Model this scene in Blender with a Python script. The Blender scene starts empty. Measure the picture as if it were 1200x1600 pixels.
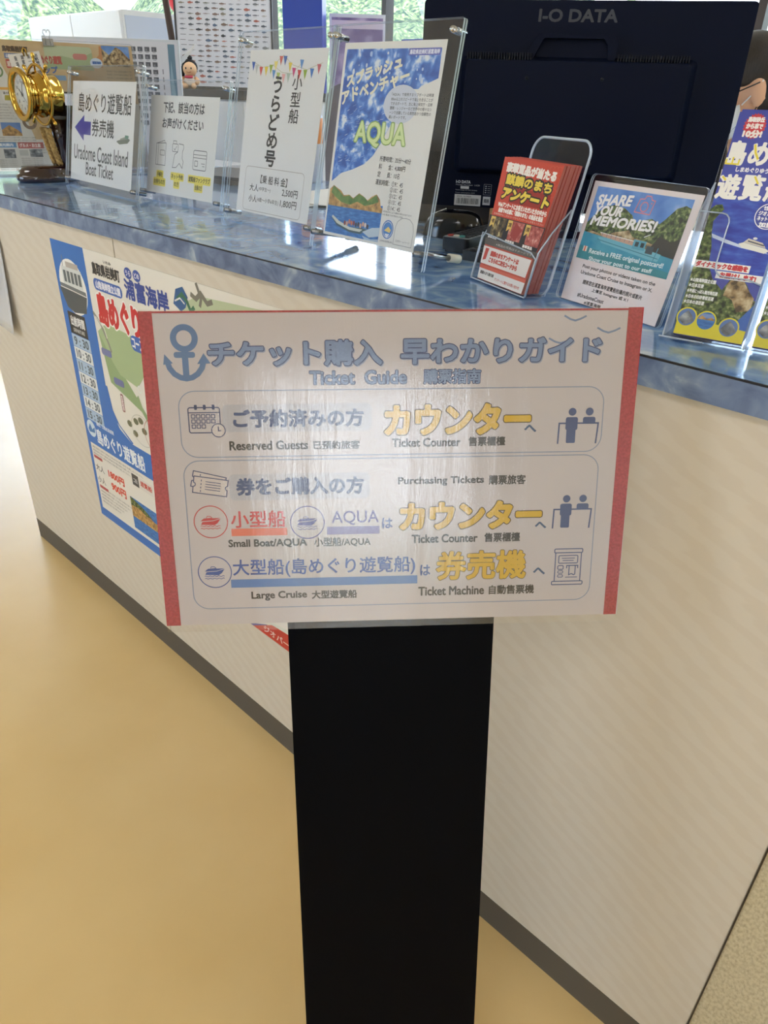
import bpy, bmesh, math, random
from mathutils import Vector, Matrix
random.seed(7)
SC = bpy.context.scene
COL = SC.collection
PI = math.pi
R = math.radians

# ------------------------------------------------------------------ camera
# the counter front runs along X at y = 0, the floor is z = 0, staff stand at y > 0
CAM_LOC = Vector((0.0, -0.70, 1.274))
cam_d = bpy.data.cameras.new('camera')
cam_d.sensor_fit = 'AUTO'
cam_d.sensor_width = 36.0
cam_d.lens = 1130.0 / 1600.0 * 36.0
cam_d.clip_start = 0.02
cam_o = bpy.data.objects.new('camera', cam_d)
COL.objects.link(cam_o)
c_fwd = Vector((-0.59104, 0.635658, -0.496599))
c_right = Vector((0.720816, 0.692537, 0.028565))
c_up = Vector((-0.362071, 0.341073, 0.867510))
cm = Matrix((c_right, c_up, -c_fwd)).transposed().to_4x4()
cm.translation = CAM_LOC
cam_o.matrix_world = cm
SC.camera = cam_o

# ------------------------------------------------------------------ light and exposure
SC.view_settings.view_transform = 'Standard'
SC.view_settings.look = 'None'
SC.view_settings.gamma = 1.0
SC.view_settings.use_curve_mapping = False
SC.view_settings.exposure = 0.43
SKY_STRENGTH = 6.5
SUN_STRENGTH = 3.4
PANEL_STRENGTH = 9.0

world = bpy.data.worlds.new('sky')
SC.world = world
world.use_nodes = True
wn, wl = world.node_tree.nodes, world.node_tree.links
bg = wn['Background']
tc = wn.new('ShaderNodeTexCoord')
cl = wn.new('ShaderNodeTexNoise'); cl.inputs['Scale'].default_value = 3.5; cl.inputs['Detail'].default_value = 5
rp = wn.new('ShaderNodeValToRGB')
rp.color_ramp.elements[0].position = 0.40; rp.color_ramp.elements[0].color = (0.30, 0.58, 0.95, 1)
rp.color_ramp.elements[1].position = 0.56; rp.color_ramp.elements[1].color = (0.86, 0.93, 1.0, 1)
wl.new(tc.outputs['Generated'], cl.inputs['Vector'])
wl.new(cl.outputs['Fac'], rp.inputs['Fac'])
wl.new(rp.outputs['Color'], bg.inputs['Color'])
bg.inputs['Strength'].default_value = SKY_STRENGTH

sun_d = bpy.data.lights.new('sun', 'SUN')
sun_d.energy = SUN_STRENGTH
sun_d.angle = R(2)
sun_d.color = (1.0, 0.96, 0.88)
sun_o = bpy.data.objects.new('sun', sun_d)
COL.objects.link(sun_o)
sun_o.rotation_euler = Vector((-0.52, 0.42, -0.74)).to_track_quat('-Z', 'Y').to_euler()
sun_o.location = (4, -6, 9)

# ------------------------------------------------------------------ materials
def lin(h):
    h = h.lstrip('#')
    r = [int(h[i:i + 2], 16) / 255 for i in (0, 2, 4)]
    return [((c + 0.055) / 1.055) ** 2.4 if c > 0.04045 else c / 12.92 for c in r] + [1.0]

_mc = {}
def mat(hexc, rough=0.5, metal=0.0, spec=0.5, coat=0.0, name=None):
    key = (hexc, rough, metal, spec, coat)
    if key in _mc: return _mc[key]
    m = bpy.data.materials.new(name or 'colour_' + hexc.lstrip('#'))
    m.use_nodes = True
    b = m.node_tree.nodes['Principled BSDF']
    b.inputs['Base Color'].default_value = lin(hexc)
    b.inputs['Roughness'].default_value = rough
    b.inputs['Metallic'].default_value = metal
    b.inputs['Specular IOR Level'].default_value = spec
    b.inputs['Coat Weight'].default_value = coat
    b.inputs['Coat Roughness'].default_value = 0.06
    _mc[key] = m
    return m

def noisy(name, stops, scale=8, detail=6, rough=0.5, stretch=(1, 1, 1), bump=0.0, coat=0.0, kind='noise', dist=0.0, spec=0.5, rot=(0, 0, 0)):
    """a two or more colour mottled material on object coordinates"""
    m = bpy.data.materials.new(name)
    m.use_nodes = True
    n, l = m.node_tree.nodes, m.node_tree.links
    b = n['Principled BSDF']
    t = n.new('ShaderNodeTexCoord'); mp = n.new('ShaderNodeMapping')
    mp.inputs['Scale'].default_value = stretch
    mp.inputs['Rotation'].default_value = rot
    l.new(t.outputs['Object'], mp.inputs['Vector'])
    if kind == 'noise':
        x = n.new('ShaderNodeTexNoise'); x.inputs['Scale'].default_value = scale
        x.inputs['Detail'].default_value = detail; x.inputs['Distortion'].default_value = dist
        out = x.outputs['Fac']
    elif kind == 'voronoi':
        x = n.new('ShaderNodeTexVoronoi'); x.inputs['Scale'].default_value = scale
        out = x.outputs['Distance']
    else:
        x = n.new('ShaderNodeTexWave'); x.inputs['Scale'].default_value = scale
        x.inputs['Distortion'].default_value = dist; x.inputs['Detail'].default_value = detail
        out = x.outputs['Fac']
    l.new(mp.outputs['Vector'], x.inputs['Vector'])
    r = n.new('ShaderNodeValToRGB')
    e = r.color_ramp.elements
    e[0].position, e[0].color = stops[0][0], lin(stops[0][1])
    e[1].position, e[1].color = stops[-1][0], lin(stops[-1][1])
    for p, c in stops[1:-1]:
        k = e.new(p); k.color = lin(c)
    l.new(out, r.inputs['Fac'])
    l.new(r.outputs['Color'], b.inputs['Base Color'])
    b.inputs['Roughness'].default_value = rough
    b.inputs['Coat Weight'].default_value = coat
    b.inputs['Coat Roughness'].default_value = 0.05
    b.inputs['Specular IOR Level'].default_value = spec
    if bump:
        bm = n.new('ShaderNodeBump'); bm.inputs['Strength'].default_value = bump
        bm.inputs['Distance'].default_value = 0.002
        l.new(out, bm.inputs['Height']); l.new(bm.outputs['Normal'], b.inputs['Normal'])
    return m

def clear(name, tint=(0.985, 0.992, 1.0), f0=0.04, gain=0.75, rough=0.0, body=None, body_fac=0.0, crinkle=None):
    """thin clear sheet: lets light straight through and mirrors a little, more so edge-on"""
    m = bpy.data.materials.new(name)
    m.use_nodes = True
    n, l = m.node_tree.nodes, m.node_tree.links
    n.remove(n['Principled BSDF'])
    tr = n.new('ShaderNodeBsdfTransparent'); tr.inputs['Color'].default_value = (*tint, 1)
    gl = n.new('ShaderNodeBsdfGlossy'); gl.inputs['Roughness'].default_value = rough
    lw = n.new('ShaderNodeLayerWeight'); lw.inputs['Blend'].default_value = 0.5
    pw = n.new('ShaderNodeMath'); pw.operation = 'POWER'; pw.inputs[1].default_value = 5
    ma = n.new('ShaderNodeMath'); ma.operation = 'MULTIPLY_ADD'; ma.inputs[1].default_value = gain; ma.inputs[2].default_value = f0
    l.new(lw.outputs['Facing'], pw.inputs[0]); l.new(pw.outputs[0], ma.inputs[0])
    mx = n.new('ShaderNodeMixShader')
    l.new(ma.outputs[0], mx.inputs['Fac'])
    src = tr
    if body:
        df = n.new('ShaderNodeBsdfDiffuse'); df.inputs['Color'].default_value = lin(body)
        m2 = n.new('ShaderNodeMixShader'); m2.inputs['Fac'].default_value = body_fac
        l.new(tr.outputs[0], m2.inputs[1]); l.new(df.outputs[0], m2.inputs[2]); src = m2
    l.new(src.outputs[0], mx.inputs[1]); l.new(gl.outputs[0], mx.inputs[2])
    if crinkle:
        t = n.new('ShaderNodeTexCoord'); mp = n.new('ShaderNodeMapping'); mp.inputs['Scale'].default_value = crinkle['stretch']
        x = n.new('ShaderNodeTexNoise'); x.inputs['Scale'].default_value = crinkle['scale']; x.inputs['Detail'].default_value = 8
        x.inputs['Roughness'].default_value = 0.68
        b = n.new('ShaderNodeBump'); b.inputs['Strength'].default_value = crinkle['strength']; b.inputs['Distance'].default_value = crinkle['distance']
        l.new(t.outputs['Object'], mp.inputs['Vector']); l.new(mp.outputs[0], x.inputs['Vector'])
        l.new(x.outputs['Fac'], b.inputs['Height']); l.new(b.outputs[0], gl.inputs['Normal'])
    l.new(mx.outputs[0], n['Material Output'].inputs['Surface'])
    return m

def emit(name, col, s):
    m = bpy.data.materials.new(name); m.use_nodes = True
    b = m.node_tree.nodes['Principled BSDF']
    b.inputs['Base Color'].default_value = (0.8, 0.8, 0.8, 1)
    b.inputs['Emission Color'].default_value = (*col, 1); b.inputs['Emission Strength'].default_value = s
    return m

M_ACR = clear('clear_acrylic', f0=0.03, gain=0.5)
M_ACR_EDGE = clear('acrylic_cut_edge', tint=(0.86, 0.93, 1.0), f0=0.16, gain=0.5, rough=0.12, body='#DCEBFA', body_fac=0.5)
M_GLASS = clear('window_glass', f0=0.03, gain=0.6)
M_CHROME = mat('#C9CBCC', 0.12, 1.0, name='chrome')
M_STEEL = mat('#9A9EA2', 0.25, 1.0, name='steel')
M_BRASS = mat('#C9A24A', 0.12, 1.0, name='polished_brass')
M_PAPER = mat('#E6E3DE', 0.6, name='white_paper')
M_WHITE = mat('#E4E6EA', 0.45, name='white_laminate')
M_BLACKP = mat('#04060C', 0.5, spec=0.06, name='black_plastic')
M_MONITOR = mat('#0B1226', 0.5, spec=0.10, name='monitor_plastic')
M_MARBLE = noisy('blue_marble_laminate', [(0.30, '#5578AC'), (0.47, '#769ACA'), (0.57, '#8DAED2'), (0.70, '#BCD0DC')], scale=15, detail=9, rough=0.12, dist=1.6, coat=0.4)
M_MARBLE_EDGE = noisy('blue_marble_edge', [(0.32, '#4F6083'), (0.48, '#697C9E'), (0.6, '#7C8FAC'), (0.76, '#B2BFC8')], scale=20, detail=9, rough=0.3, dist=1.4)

# ------------------------------------------------------------------ mesh helpers
class MB:
    def __init__(s): s.v = []; s.f = []; s.m = []; s.mats = []; s.sm = []
    def mi(s, m):
        if m not in s.mats: s.mats.append(m)
        return s.mats.index(m)
    def add(s, vs, fs, m, smooth=False, M=None):
        o = len(s.v)
        for p in vs:
            p = Vector(p)
            s.v.append(M @ p if M is not None else p)
        k = s.mi(m)
        for f in fs:
            s.f.append([o + i for i in f]); s.m.append(k); s.sm.append(smooth)
        return s
    def box(s, lo, hi, m, M=None):
        x0, y0, z0 = lo; x1, y1, z1 = hi
        vs = [(x0, y0, z0), (x1, y0, z0), (x1, y1, z0), (x0, y1, z0), (x0, y0, z1), (x1, y0, z1), (x1, y1, z1), (x0, y1, z1)]
        return s.add(vs, [(0, 3, 2, 1), (4, 5, 6, 7), (0, 1, 5, 4), (1, 2, 6, 5), (2, 3, 7, 6), (3, 0, 4, 7)], m, False, M)
    def prism(s, pts, z0, z1, m, medge=None, M=None, smooth=False):
        """polygon in local xy pulled from z0 to z1"""
        n = len(pts)
        vs = [(x, y, z0) for x, y in pts] + [(x, y, z1) for x, y in pts]
        s.add(vs, [tuple(range(n - 1, -1, -1)), tuple(range(n, 2 * n))], m, False, M)
        s.add(vs, [(i, (i + 1) % n, n + (i + 1) % n, n + i) for i in range(n)], medge or m, smooth, M)
        return s
    def tube(s, pts, r, m, seg=10, M=None, caps=True, closed=False):
        pts = [Vector(p) for p in pts]; n = len(pts)
        rs = r if isinstance(r, (list, tuple)) else [r] * n
        vs = []; up = None
        for i, p in enumerate(pts):
            if closed: d = pts[(i + 1) % n] - pts[i - 1]
            else: d = pts[min(i + 1, n - 1)] - pts[max(i - 1, 0)]
            d.normalize()
            if up is None: up = Vector((0, 0, 1)) if abs(d.z) < 0.9 else Vector((1, 0, 0))
            a = d.cross(up).normalized(); b = a.cross(d).normalized(); up = b
            for k in range(seg):
                t = 2 * PI * k / seg
                vs.append(p + (a * math.cos(t) + b * math.sin(t)) * rs[i])
        fs = []
        for i in range(n if closed else n - 1):
            j = (i + 1) % n
            for k in range(seg):
                q = (k + 1) % seg
                fs.append((i * seg + k, i * seg + q, j * seg + q, j * seg + k))
        if caps and not closed:
            fs += [tuple(range(seg - 1, -1, -1)), tuple(range((n - 1) * seg, n * seg))]
        return s.add(vs, fs, m, True, M)
    def lathe(s, prof, m, seg=32, M=None):
        """profile of (radius, z) about local z"""
        vs = []; fs = []
        for r, z in prof:
            for k in range(seg):
                t = 2 * PI * k / seg
                vs.append((r * math.cos(t), r * math.sin(t), z))
        for i in range(len(prof) - 1):
            for k in range(seg):
                q = (k + 1) % seg
                fs.append((i * seg + k, i * seg + q, (i + 1) * seg + q, (i + 1) * seg + k))
        return s.add(vs, fs, m, True, M)
    def ball(s, c, r, m, seg=20, rings=12, M=None):
        rx, ry, rz = r if isinstance(r, (tuple, list)) else (r, r, r)
        vs = [(c[0], c[1], c[2] + rz)]; fs = []
        for i in range(1, rings):
            a = PI * i / rings
            for k in range(seg):
                t = 2 * PI * k / seg
                vs.append((c[0] + rx * math.sin(a) * math.cos(t), c[1] + ry * math.sin(a) * math.sin(t), c[2] + rz * math.cos(a)))
        vs.append((c[0], c[1], c[2] - rz)); L = len(vs) - 1
        for k in range(seg):
            q = (k + 1) % seg
            fs.append((0, 1 + k, 1 + q)); fs.append((L, L - seg + q, L - seg + k))
            for i in range(rings - 2):
                a0, a1 = 1 + i * seg, 1 + (i + 1) * seg
                fs.append((a0 + k, a1 + k, a1 + q, a0 + q))
        return s.add(vs, fs, m, True, M)
    def build(s, name, parent=None, bevel=0.0, seg=2):
        me = bpy.data.meshes.new(name)
        me.from_pydata([tuple(p) for p in s.v], [], s.f)
        for m in s.mats: me.materials.append(m)
        me.polygons.foreach_set('material_index', s.m)
        me.polygons.foreach_set('use_smooth', s.sm)
        me.update()
        o = bpy.data.objects.new(name, me); COL.objects.link(o)
        if parent: o.parent = parent
        if bevel:
            b = o.modifiers.new('bevel', 'BEVEL'); b.width = bevel; b.segments = seg; b.limit_method = 'ANGLE'; b.angle_limit = R(40)
        return o

def tag(o, label=None, cat=None, group=None, kind=None):
    if label: o['label'] = label
    if cat: o['category'] = cat
    if group: o['group'] = group
    if kind: o['kind'] = kind
    return o

def thing(name, label, cat, loc=(0, 0, 0), M=None, rz=0.0, group=None):
    o = bpy.data.objects.new(name, None); COL.objects.link(o)
    o.empty_display_size = 0.05
    if M is not None: o.matrix_world = M
    else: o.location = loc; o.rotation_euler = (0, 0, rz)
    return tag(o, label, cat, group)

def struct(mb, name, bevel=0.0):
    return tag(mb.build(name, None, bevel), kind='structure')

def plane_matrix(O, yaw, tilt, roll=0.0):
    """local x runs right along the sheet, y up the sheet, z out of its face; leans back by tilt"""
    yaw, tilt, roll = R(yaw), R(tilt), R(roll)
    u = Vector((math.cos(yaw), math.sin(yaw), 0)); n0 = Vector((math.sin(yaw), -math.cos(yaw), 0))
    v = Vector((0, 0, 1)) * math.cos(tilt) - n0 * math.sin(tilt)
    u, v = u * math.cos(roll) + v * math.sin(roll), v * math.cos(roll) - u * math.sin(roll)
    n = u.cross(v)
    M = Matrix((u, v, n)).transposed().to_4x4(); M.translation = Vector(O)
    return M

def rrect(x0, y0, x1, y1, r, seg=6):
    r = min(r, abs(x1 - x0) / 2, abs(y1 - y0) / 2)
    if r <= 0: return [(x0, y0), (x1, y0), (x1, y1), (x0, y1)]
    pts = []
    for cx, cy, a in ((x1 - r, y0 + r, -90), (x1 - r, y1 - r, 0), (x0 + r, y1 - r, 90), (x0 + r, y0 + r, 180)):
        for k in range(seg + 1):
            t = R(a + 90 * k / seg); pts.append((cx + r * math.cos(t), cy + r * math.sin(t)))
    return pts

# ------------------------------------------------------------------ print on paper: flat inks, in millimetres of the sheet
_tc = {}
def glyphs(s):
    if s in _tc: return _tc[s]
    cu = bpy.data.curves.new('txt', 'FONT'); cu.body = s; cu.size = 1.0; cu.resolution_u = 3; cu.fill_mode = 'FRONT'
    o = bpy.data.objects.new('txt', cu); COL.objects.link(o)
    me = bpy.data.meshes.new_from_object(o.evaluated_get(bpy.context.evaluated_depsgraph_get()))
    vs = [(v.co.x, v.co.y) for v in me.vertices]; fs = [tuple(p.vertices) for p in me.polygons]
    fix = []
    for f in fs:
        a = sum(vs[f[i]][0] * vs[f[(i + 1) % len(f)]][1] - vs[f[(i + 1) % len(f)]][0] * vs[f[i]][1] for i in range(len(f)))
        fix.append(f if a >= 0 else f[::-1])
    cnt = {}
    for f in fix:
        for i in range(len(f)):
            e = tuple(sorted((f[i], f[(i + 1) % len(f)]))); cnt[e] = cnt.get(e, 0) + 1
    bd = [e for e, c in cnt.items() if c == 1]
    bpy.data.objects.remove(o); bpy.data.curves.remove(cu); bpy.data.meshes.remove(me)
    _tc[s] = (vs, fix, bd)
    return _tc[s]

class Print(MB):
    STEP = 0.00007
    def __init__(s, z0=0.00015, rough=0.5): super().__init__(); s.z0 = z0; s.rough = rough; s.k = 0
    def z(s, lv):
        s.k += 1
        return s.z0 + s.STEP * lv + (s.k % 16) * 1.5e-6      # successive inks lie one over the other
    def ink(s, c): return mat(c, s.rough) if isinstance(c, str) else c
    def poly(s, pts, c, lv=1):
        a = sum(pts[i][0] * pts[(i + 1) % len(pts)][1] - pts[(i + 1) % len(pts)][0] * pts[i][1] for i in range(len(pts)))
        if a < 0: pts = pts[::-1]
        return s.add([(x / 1000, y / 1000, s.z(lv)) for x, y in pts], [tuple(range(len(pts)))], s.ink(c))
    def rect(s, x0, y0, x1, y1, c, lv=1, r=0): return s.poly(rrect(x0, y0, x1, y1, r), c, lv)
    def disc(s, cx, cy, rx, ry, c, lv=1, seg=28):
        return s.poly([(cx + rx * math.cos(2 * PI * k / seg), cy + ry * math.sin(2 * PI * k / seg)) for k in range(seg)], c, lv)
    def line(s, pts, w, c, lv=1, closed=False):
        n = len(pts); P = [Vector(p) for p in pts]; L = []; Rr = []
        for i in range(n):
            a = P[i] - P[i - 1] if (i > 0 or closed) else P[1] - P[0]
            b = P[(i + 1) % n] - P[i] if (i < n - 1 or closed) else a
            a = a.normalized(); b = b.normalized(); t = a + b
            if t.length < 1e-6: t = b.copy()
            t.normalize(); nn = Vector((-t.y, t.x)); k = max(0.35, nn.dot(Vector((-b.y, b.x))))
            L.append(P[i] + nn * (w / 2 / k)); Rr.append(P[i] - nn * (w / 2 / k))
        z = s.z(lv)
        vs = [(p.x / 1000, p.y / 1000, z) for p in Rr] + [(p.x / 1000, p.y / 1000, z) for p in L]
        fs = [(i, (i + 1) % n, n + (i + 1) % n, n + i) for i in range(n if closed else n - 1)]
        return s.add(vs, fs, s.ink(c))
    def frame(s, x0, y0, x1, y1, r, w, c, lv=1): return s.line(rrect(x0, y0, x1, y1, r, 8), w, c, lv, True)
    def ring(s, cx, cy, rx, w, c, lv=1, ry=None):
        ry = ry or rx
        return s.line([(cx + rx * math.cos(2 * PI * k / 36), cy + ry * math.sin(2 * PI * k / 36)) for k in range(36)], w, c, lv, True)
    def textq(s, t, TL, TR, BR, BL, c, lv=3, bold=0.0):
        vs, fs, bd = glyphs(t)
        if not vs: return s
        xs = [v[0] for v in vs]; ys = [v[1] for v in vs]
        x0, x1, y0, y1 = min(xs), max(xs), min(ys), max(ys)
        TL, TR, BR, BL = (Vector(p) for p in (TL, TR, BR, BL))
        z = s.z(lv); pts = []
        for x, y in vs:
            a = (x - x0) / max(x1 - x0, 1e-6); b = (y - y0) / max(y1 - y0, 1e-6)
            p = (BL * (1 - a) + BR * a) * (1 - b) + (TL * (1 - a) + TR * a) * b
            pts.append(p)
        s.add([(p.x / 1000, p.y / 1000, z) for p in pts], fs, s.ink(c))
        if bold:
            q = []; fq = []; r = bold
            for i, j in bd:
                d = pts[j] - pts[i]
                if d.length < 1e-5: continue
                d.normalize(); n = Vector((-d.y, d.x)) * r; o = len(q)
                zz = z + 2.0e-6 + (len(fq) % 20) * 9e-7
                for p in (pts[i] - n, pts[j] - n, pts[j] + n, pts[i] + n): q.append((p.x / 1000, p.y / 1000, zz))
                fq.append((o, o + 1, o + 2, o + 3))
            for i in sorted({k for e in bd for k in e}):
                o = len(q)
                for k in range(8):
                    a = 2 * PI * k / 8; q.append(((pts[i].x + r * math.cos(a)) / 1000, (pts[i].y + r * math.sin(a)) / 1000, z + 2.2e-5 + (len(fq) % 20) * 9e-7))
                fq.append(tuple(range(o, o + 8)))
            s.add(q, fq, s.ink(c))
        return s
    def text(s, t, x0, y0, x1, y1, c, lv=3, bold=0.0):
        return s.textq(t, (x0, y1), (x1, y1), (x1, y0), (x0, y0), c, lv, bold)

# inks that stand for printed photographs
M_SPLASH = noisy('printed_splash', [(0.36, '#2450A6'), (0.50, '#3C72C6'), (0.57, '#7AA2DC'), (0.64, '#DCE4EC')], scale=52, detail=9, dist=0.25)
M_SEA = noisy('printed_sea', [(0.35, '#2A62A8'), (0.6, '#3F7FC2'), (0.8, '#78A6D4')], scale=90, stretch=(1, 4, 1), detail=4)
M_LEAF = noisy('printed_foliage', [(0.38, '#1C2616'), (0.48, '#44582C'), (0.57, '#66783E'), (0.68, '#A4A878')], scale=210, detail=9)
M_ROCK = noisy('printed_rock', [(0.38, '#54442F'), (0.5, '#A88A60'), (0.66, '#D6C49C')], scale=110, detail=6)
M_CLIFF = noisy('printed_cliff', [(0.35, '#8A6A40'), (0.55, '#C09456'), (0.75, '#D8B87C')], scale=120, detail=5)
M_HILLP = noisy('printed_green_hill', [(0.3, '#3C6A3A'), (0.55, '#6C8A48'), (0.8, '#9CA860')], scale=80, detail=5)
M_SKYP = noisy('printed_sky', [(0.35, '#3D74C4'), (0.6, '#6F9CDA'), (0.8, '#C4D4EC')], scale=26, detail=4)
M_MEAT = noisy('printed_meat', [(0.35, '#8A3A34'), (0.55, '#B8625A'), (0.75, '#E0B8A8')], scale=150, detail=4)
M_DARKF = noisy('printed_dark_food', [(0.35, '#1E1A18'), (0.55, '#6A5A3A'), (0.7, '#C8B880')], scale=140, detail=4)
M_TAN = noisy('printed_tan', [(0.3, '#C8A878'), (0.7, '#D8C09A')], scale=14)
M_PALEG = noisy('printed_pale_land', [(0.3, '#A8B894'), (0.55, '#C2CCAE'), (0.75, '#D8D8C0')], scale=24)
M_GREYP = noisy('printed_grey_photo', [(0.3, '#3A4048'), (0.55, '#7C8288'), (0.75, '#C4C6C4')], scale=90)

# ================================================================== THE SETTING
HC = 1.0598          # counter top height
X0, X1, Y0, Y1, ZC = -6.6, 6.2, -4.6, 4.3, 2.65
M_FLOOR = noisy('cream_vinyl_floor', [(0.35, '#D9B87C'), (0.65, '#E0C28A')], scale=2.2, detail=4, rough=0.27, spec=0.5)
M_WALL = mat('#D9D6CE', 0.7, name='painted_wall')
M_CEIL = mat('#E8E6E0', 0.8, name='ceiling_white')
M_FRAME = mat('#3A322F', 0.4, 0.3, name='dark_window_frame')
struct(MB().box((X0, Y0, -0.1), (X1, Y1, 0), M_FLOOR), 'floor')
struct(MB().box((X0, Y0, ZC), (X1, Y1, ZC + 0.1), M_CEIL), 'ceiling')

def wall(name, axis, at, t, a0, a1, openings):
    """wall slab with openings (lo, hi, sill, head) along its run; t is thickness going outwards"""
    mb = MB()
    lo, hi = min(at, at + t), max(at, at + t)
    def seg(p, q, z0, z1):
        if q - p < 1e-4 or z1 - z0 < 1e-4: return
        mb.box((p, lo, z0), (q, hi, z1), M_WALL) if axis == 'x' else mb.box((lo, p, z0), (hi, q, z1), M_WALL)
    c = a0
    for p, q, s, h in openings:
        seg(c, p, 0, ZC); seg(p, q, 0, s); seg(p, q, h, ZC); c = q
    seg(c, a1, 0, ZC)
    struct(mb, name)
WN = [0]
def window(axis, at, t, p, q, s, h, mull=()):
    WN[0] += 1
    lo, hi = min(at, at + t) + 0.03, max(at, at + t) - 0.03
    def B(mb, a, b, z0, z1, l, k, m):
        mb.box((a, l, z0), (b, k, z1), m) if axis == 'x' else mb.box((l, a, z0), (k, b, z1), m)
    root = thing('window_%d' % WN[0], None, None, ((p + q) / 2, at, s) if axis == 'x' else (at, (p + q) / 2, s)); root['kind'] = 'structure'
    off = -root.location
    f = MB(); w = 0.05
    B(f, p, q, s, s + w, lo, hi, M_FRAME); B(f, p, q, h - w, h, lo, hi, M_FRAME)
    for a in [p] + [x - w / 2 for x in mull] + [q - w]: B(f, a, a + w, s + w, h - w, lo, hi, M_FRAME)
    f.v = [v + off for v in f.v]; f.build('window_frame', root)
    mid = (lo + hi) / 2; g = MB(); B(g, p + 0.02, q - 0.02, s + 0.02, h - 0.02, mid - 0.003, mid + 0.003, M_GLASS)
    g.v = [v + off for v in g.v]; g.build('pane', root)

WIN_B = [(-6.35, -0.6, 0.95, 2.5), (0.1, 5.6, 0.95, 2.5)]
WIN_L = [(0.1, 4.05, 0.95, 2.5)]
WIN_F = [(-5.6, -2.6, 0.9, 2.35), (3.7, 5.35, 0.05, 2.2)]
wall('wall_back', 'x', Y1, 0.15, X0 - 0.15, X1 + 0.15, WIN_B)
wall('wall_left', 'y', X0, -0.15, Y0, Y1, WIN_L)
wall('wall_front', 'x', Y0, -0.15, X0 - 0.15, X1 + 0.15, WIN_F)
wall('wall_right', 'y', X1, 0.15, Y0, Y1, [])
window('x', Y1, 0.15, *WIN_B[0], mull=(-4.86, -3.2, -1.9))
window('x', Y1, 0.15, *WIN_B[1], mull=(1.9, 3.8))
window('y', X0, -0.15, *WIN_L[0], mull=(1.2,))
window('x', Y0, -0.15, *WIN_F[0], mull=(-4.1,))
window('x', Y0, -0.15, *WIN_F[1], mull=(4.5,))
struct(MB().box((X0, Y1 - 0.02, 0), (X1, Y1 - 0.001, 0.08), mat('#5A564C', 0.6)), 'baseboard_back')
struct(MB().box((X0 + 0.001, Y0, 0), (X0 + 0.02, Y1 - 0.03, 0.08), mat('#5A564C', 0.6)), 'baseboard_left')

# the hillside outside and the woods on it
def hill_height(az):
    h = 0.16 + 0.02 * math.sin(az * 7) + 0.015 * math.sin(az * 17 + 1)
    d = abs(az - R(62)); h -= 0.11 * math.exp(-(d / R(4.0)) ** 2)
    d = abs(az - R(16)); h -= 0.15 * math.exp(-(d / R(12)) ** 2)
    return max(h, 0.03)
M_WOODS = noisy('wooded_hillside', [(0.34, '#2E3C36'), (0.45, '#4A5642'), (0.55, '#66704C'), (0.68, '#8A8C6E')], scale=5.0, detail=10, rough=0.9, spec=0.1)
hb = MB(); vs = []; fs = []; NA, NR = 150, 22
rng = random.Random(3)
for i in range(NA + 1):
    az = R(-60 + 190 * i / NA)
    for j in range(NR + 1):
        t = j / NR; d = 24 + 30 * t
        z = -1.5 + (d * hill_height(az) + 2.4) * (t ** 0.7) + (rng.uniform(-0.55, 0.55) if j else 0)
        vs.append((-math.sin(az) * d, math.cos(az) * d, z))
for i in range(NA):
    for j in range(NR):
        a = i * (NR + 1) + j; fs.append((a, a + NR + 1, a + NR + 2, a + 1))
hb.add(vs, fs, M_WOODS, False)
tag(hb.build('wooded_hillside'), 'bright green wooded hillside beyond the windows', 'hillside', kind='stuff')
struct(MB().box((-60, -60, -1.8), (60, 60, -1.6), mat('#B8B4A4', 0.9)), 'ground')

# ceiling lights: recessed fluorescent panels
M_DIFF = emit('lit_diffuser', (0.97, 0.975, 1.0), PANEL_STRENGTH)
M_LTRIM = mat('#DADADA', 0.4)
for i, (x, y) in enumerate([(-2.2, -1.7), (0.4, -1.7), (3.4, -0.3), (-5.2, 1.3), (-2.0, 1.75), (0.8, 1.75), (3.6, 1.6), (-3.6, -3.4), (0.6, -3.4)]):
    t = thing('ceiling_light', 'flat rectangular ceiling light above the ticket hall', 'ceiling light', (x, y, ZC), group='ceiling lights')
    f = MB()
    for lo, hi in (((-0.65, -0.19, -0.03), (0.65, -0.16, 0)), ((-0.65, 0.16, -0.03), (0.65, 0.19, 0)), ((-0.65, -0.16, -0.03), (-0.62, 0.16, 0)), ((0.62, -0.16, -0.03), (0.65, 0.16, 0))): f.box(lo, hi, M_LTRIM)
    f.build('light_frame', t)
    MB().box((-0.62, -0.16, -0.022), (0.62, 0.16, -0.002), M_DIFF).build('diffuser', t)

# ================================================================== THE COUNTER
M_FRONT = noisy('cream_counter_board', [(0.3, '#D3C9B8'), (0.7, '#D6CDBD')], scale=2.6, detail=3, rough=0.42, stretch=(2.2, 1, 16), bump=0.10, kind='wave', dist=5, rot=(0, R(14), 0))
M_KICK = mat('#57524A', 0.55, name='grey_brown_kickboard')
ct = thing('reception_counter', 'long cream panelled ticket counter with dark grey base strip', 'counter', (-1.0, 0.4, 0))
def C(mb, name, par=ct, bevel=0.0):
    off = Vector((-1.0, 0.4, 0)); mb.v = [v - off for v in mb.v]; return mb.build(name, par, bevel)
C(MB().box((-2.18, 0.0, 0.068), (-1.3885, 0.02, 1.029), M_FRONT), 'front_panel', bevel=0.001)
C(MB().box((-1.3855, 0.0, 0.068), (-0.0335, 0.02, 1.029), M_FRONT), 'front_panel', bevel=0.001)
C(MB().box((-2.18, 0.02, 0.068), (-2.16, 0.84, 1.029), M_FRONT), 'end_panel')
C(MB().box((-2.18, 0.0, 0.0), (-0.0335, 0.014, 0.068), M_KICK), 'kickboard')
C(MB().box((-2.18, 0.014, 0.0), (-2.168, 0.84, 0.068), M_KICK), 'kickboard')
C(MB().box((-2.16, 0.82, 0.0), (1.3, 0.84, 1.029), M_WHITE), 'rear_panel')
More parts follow.
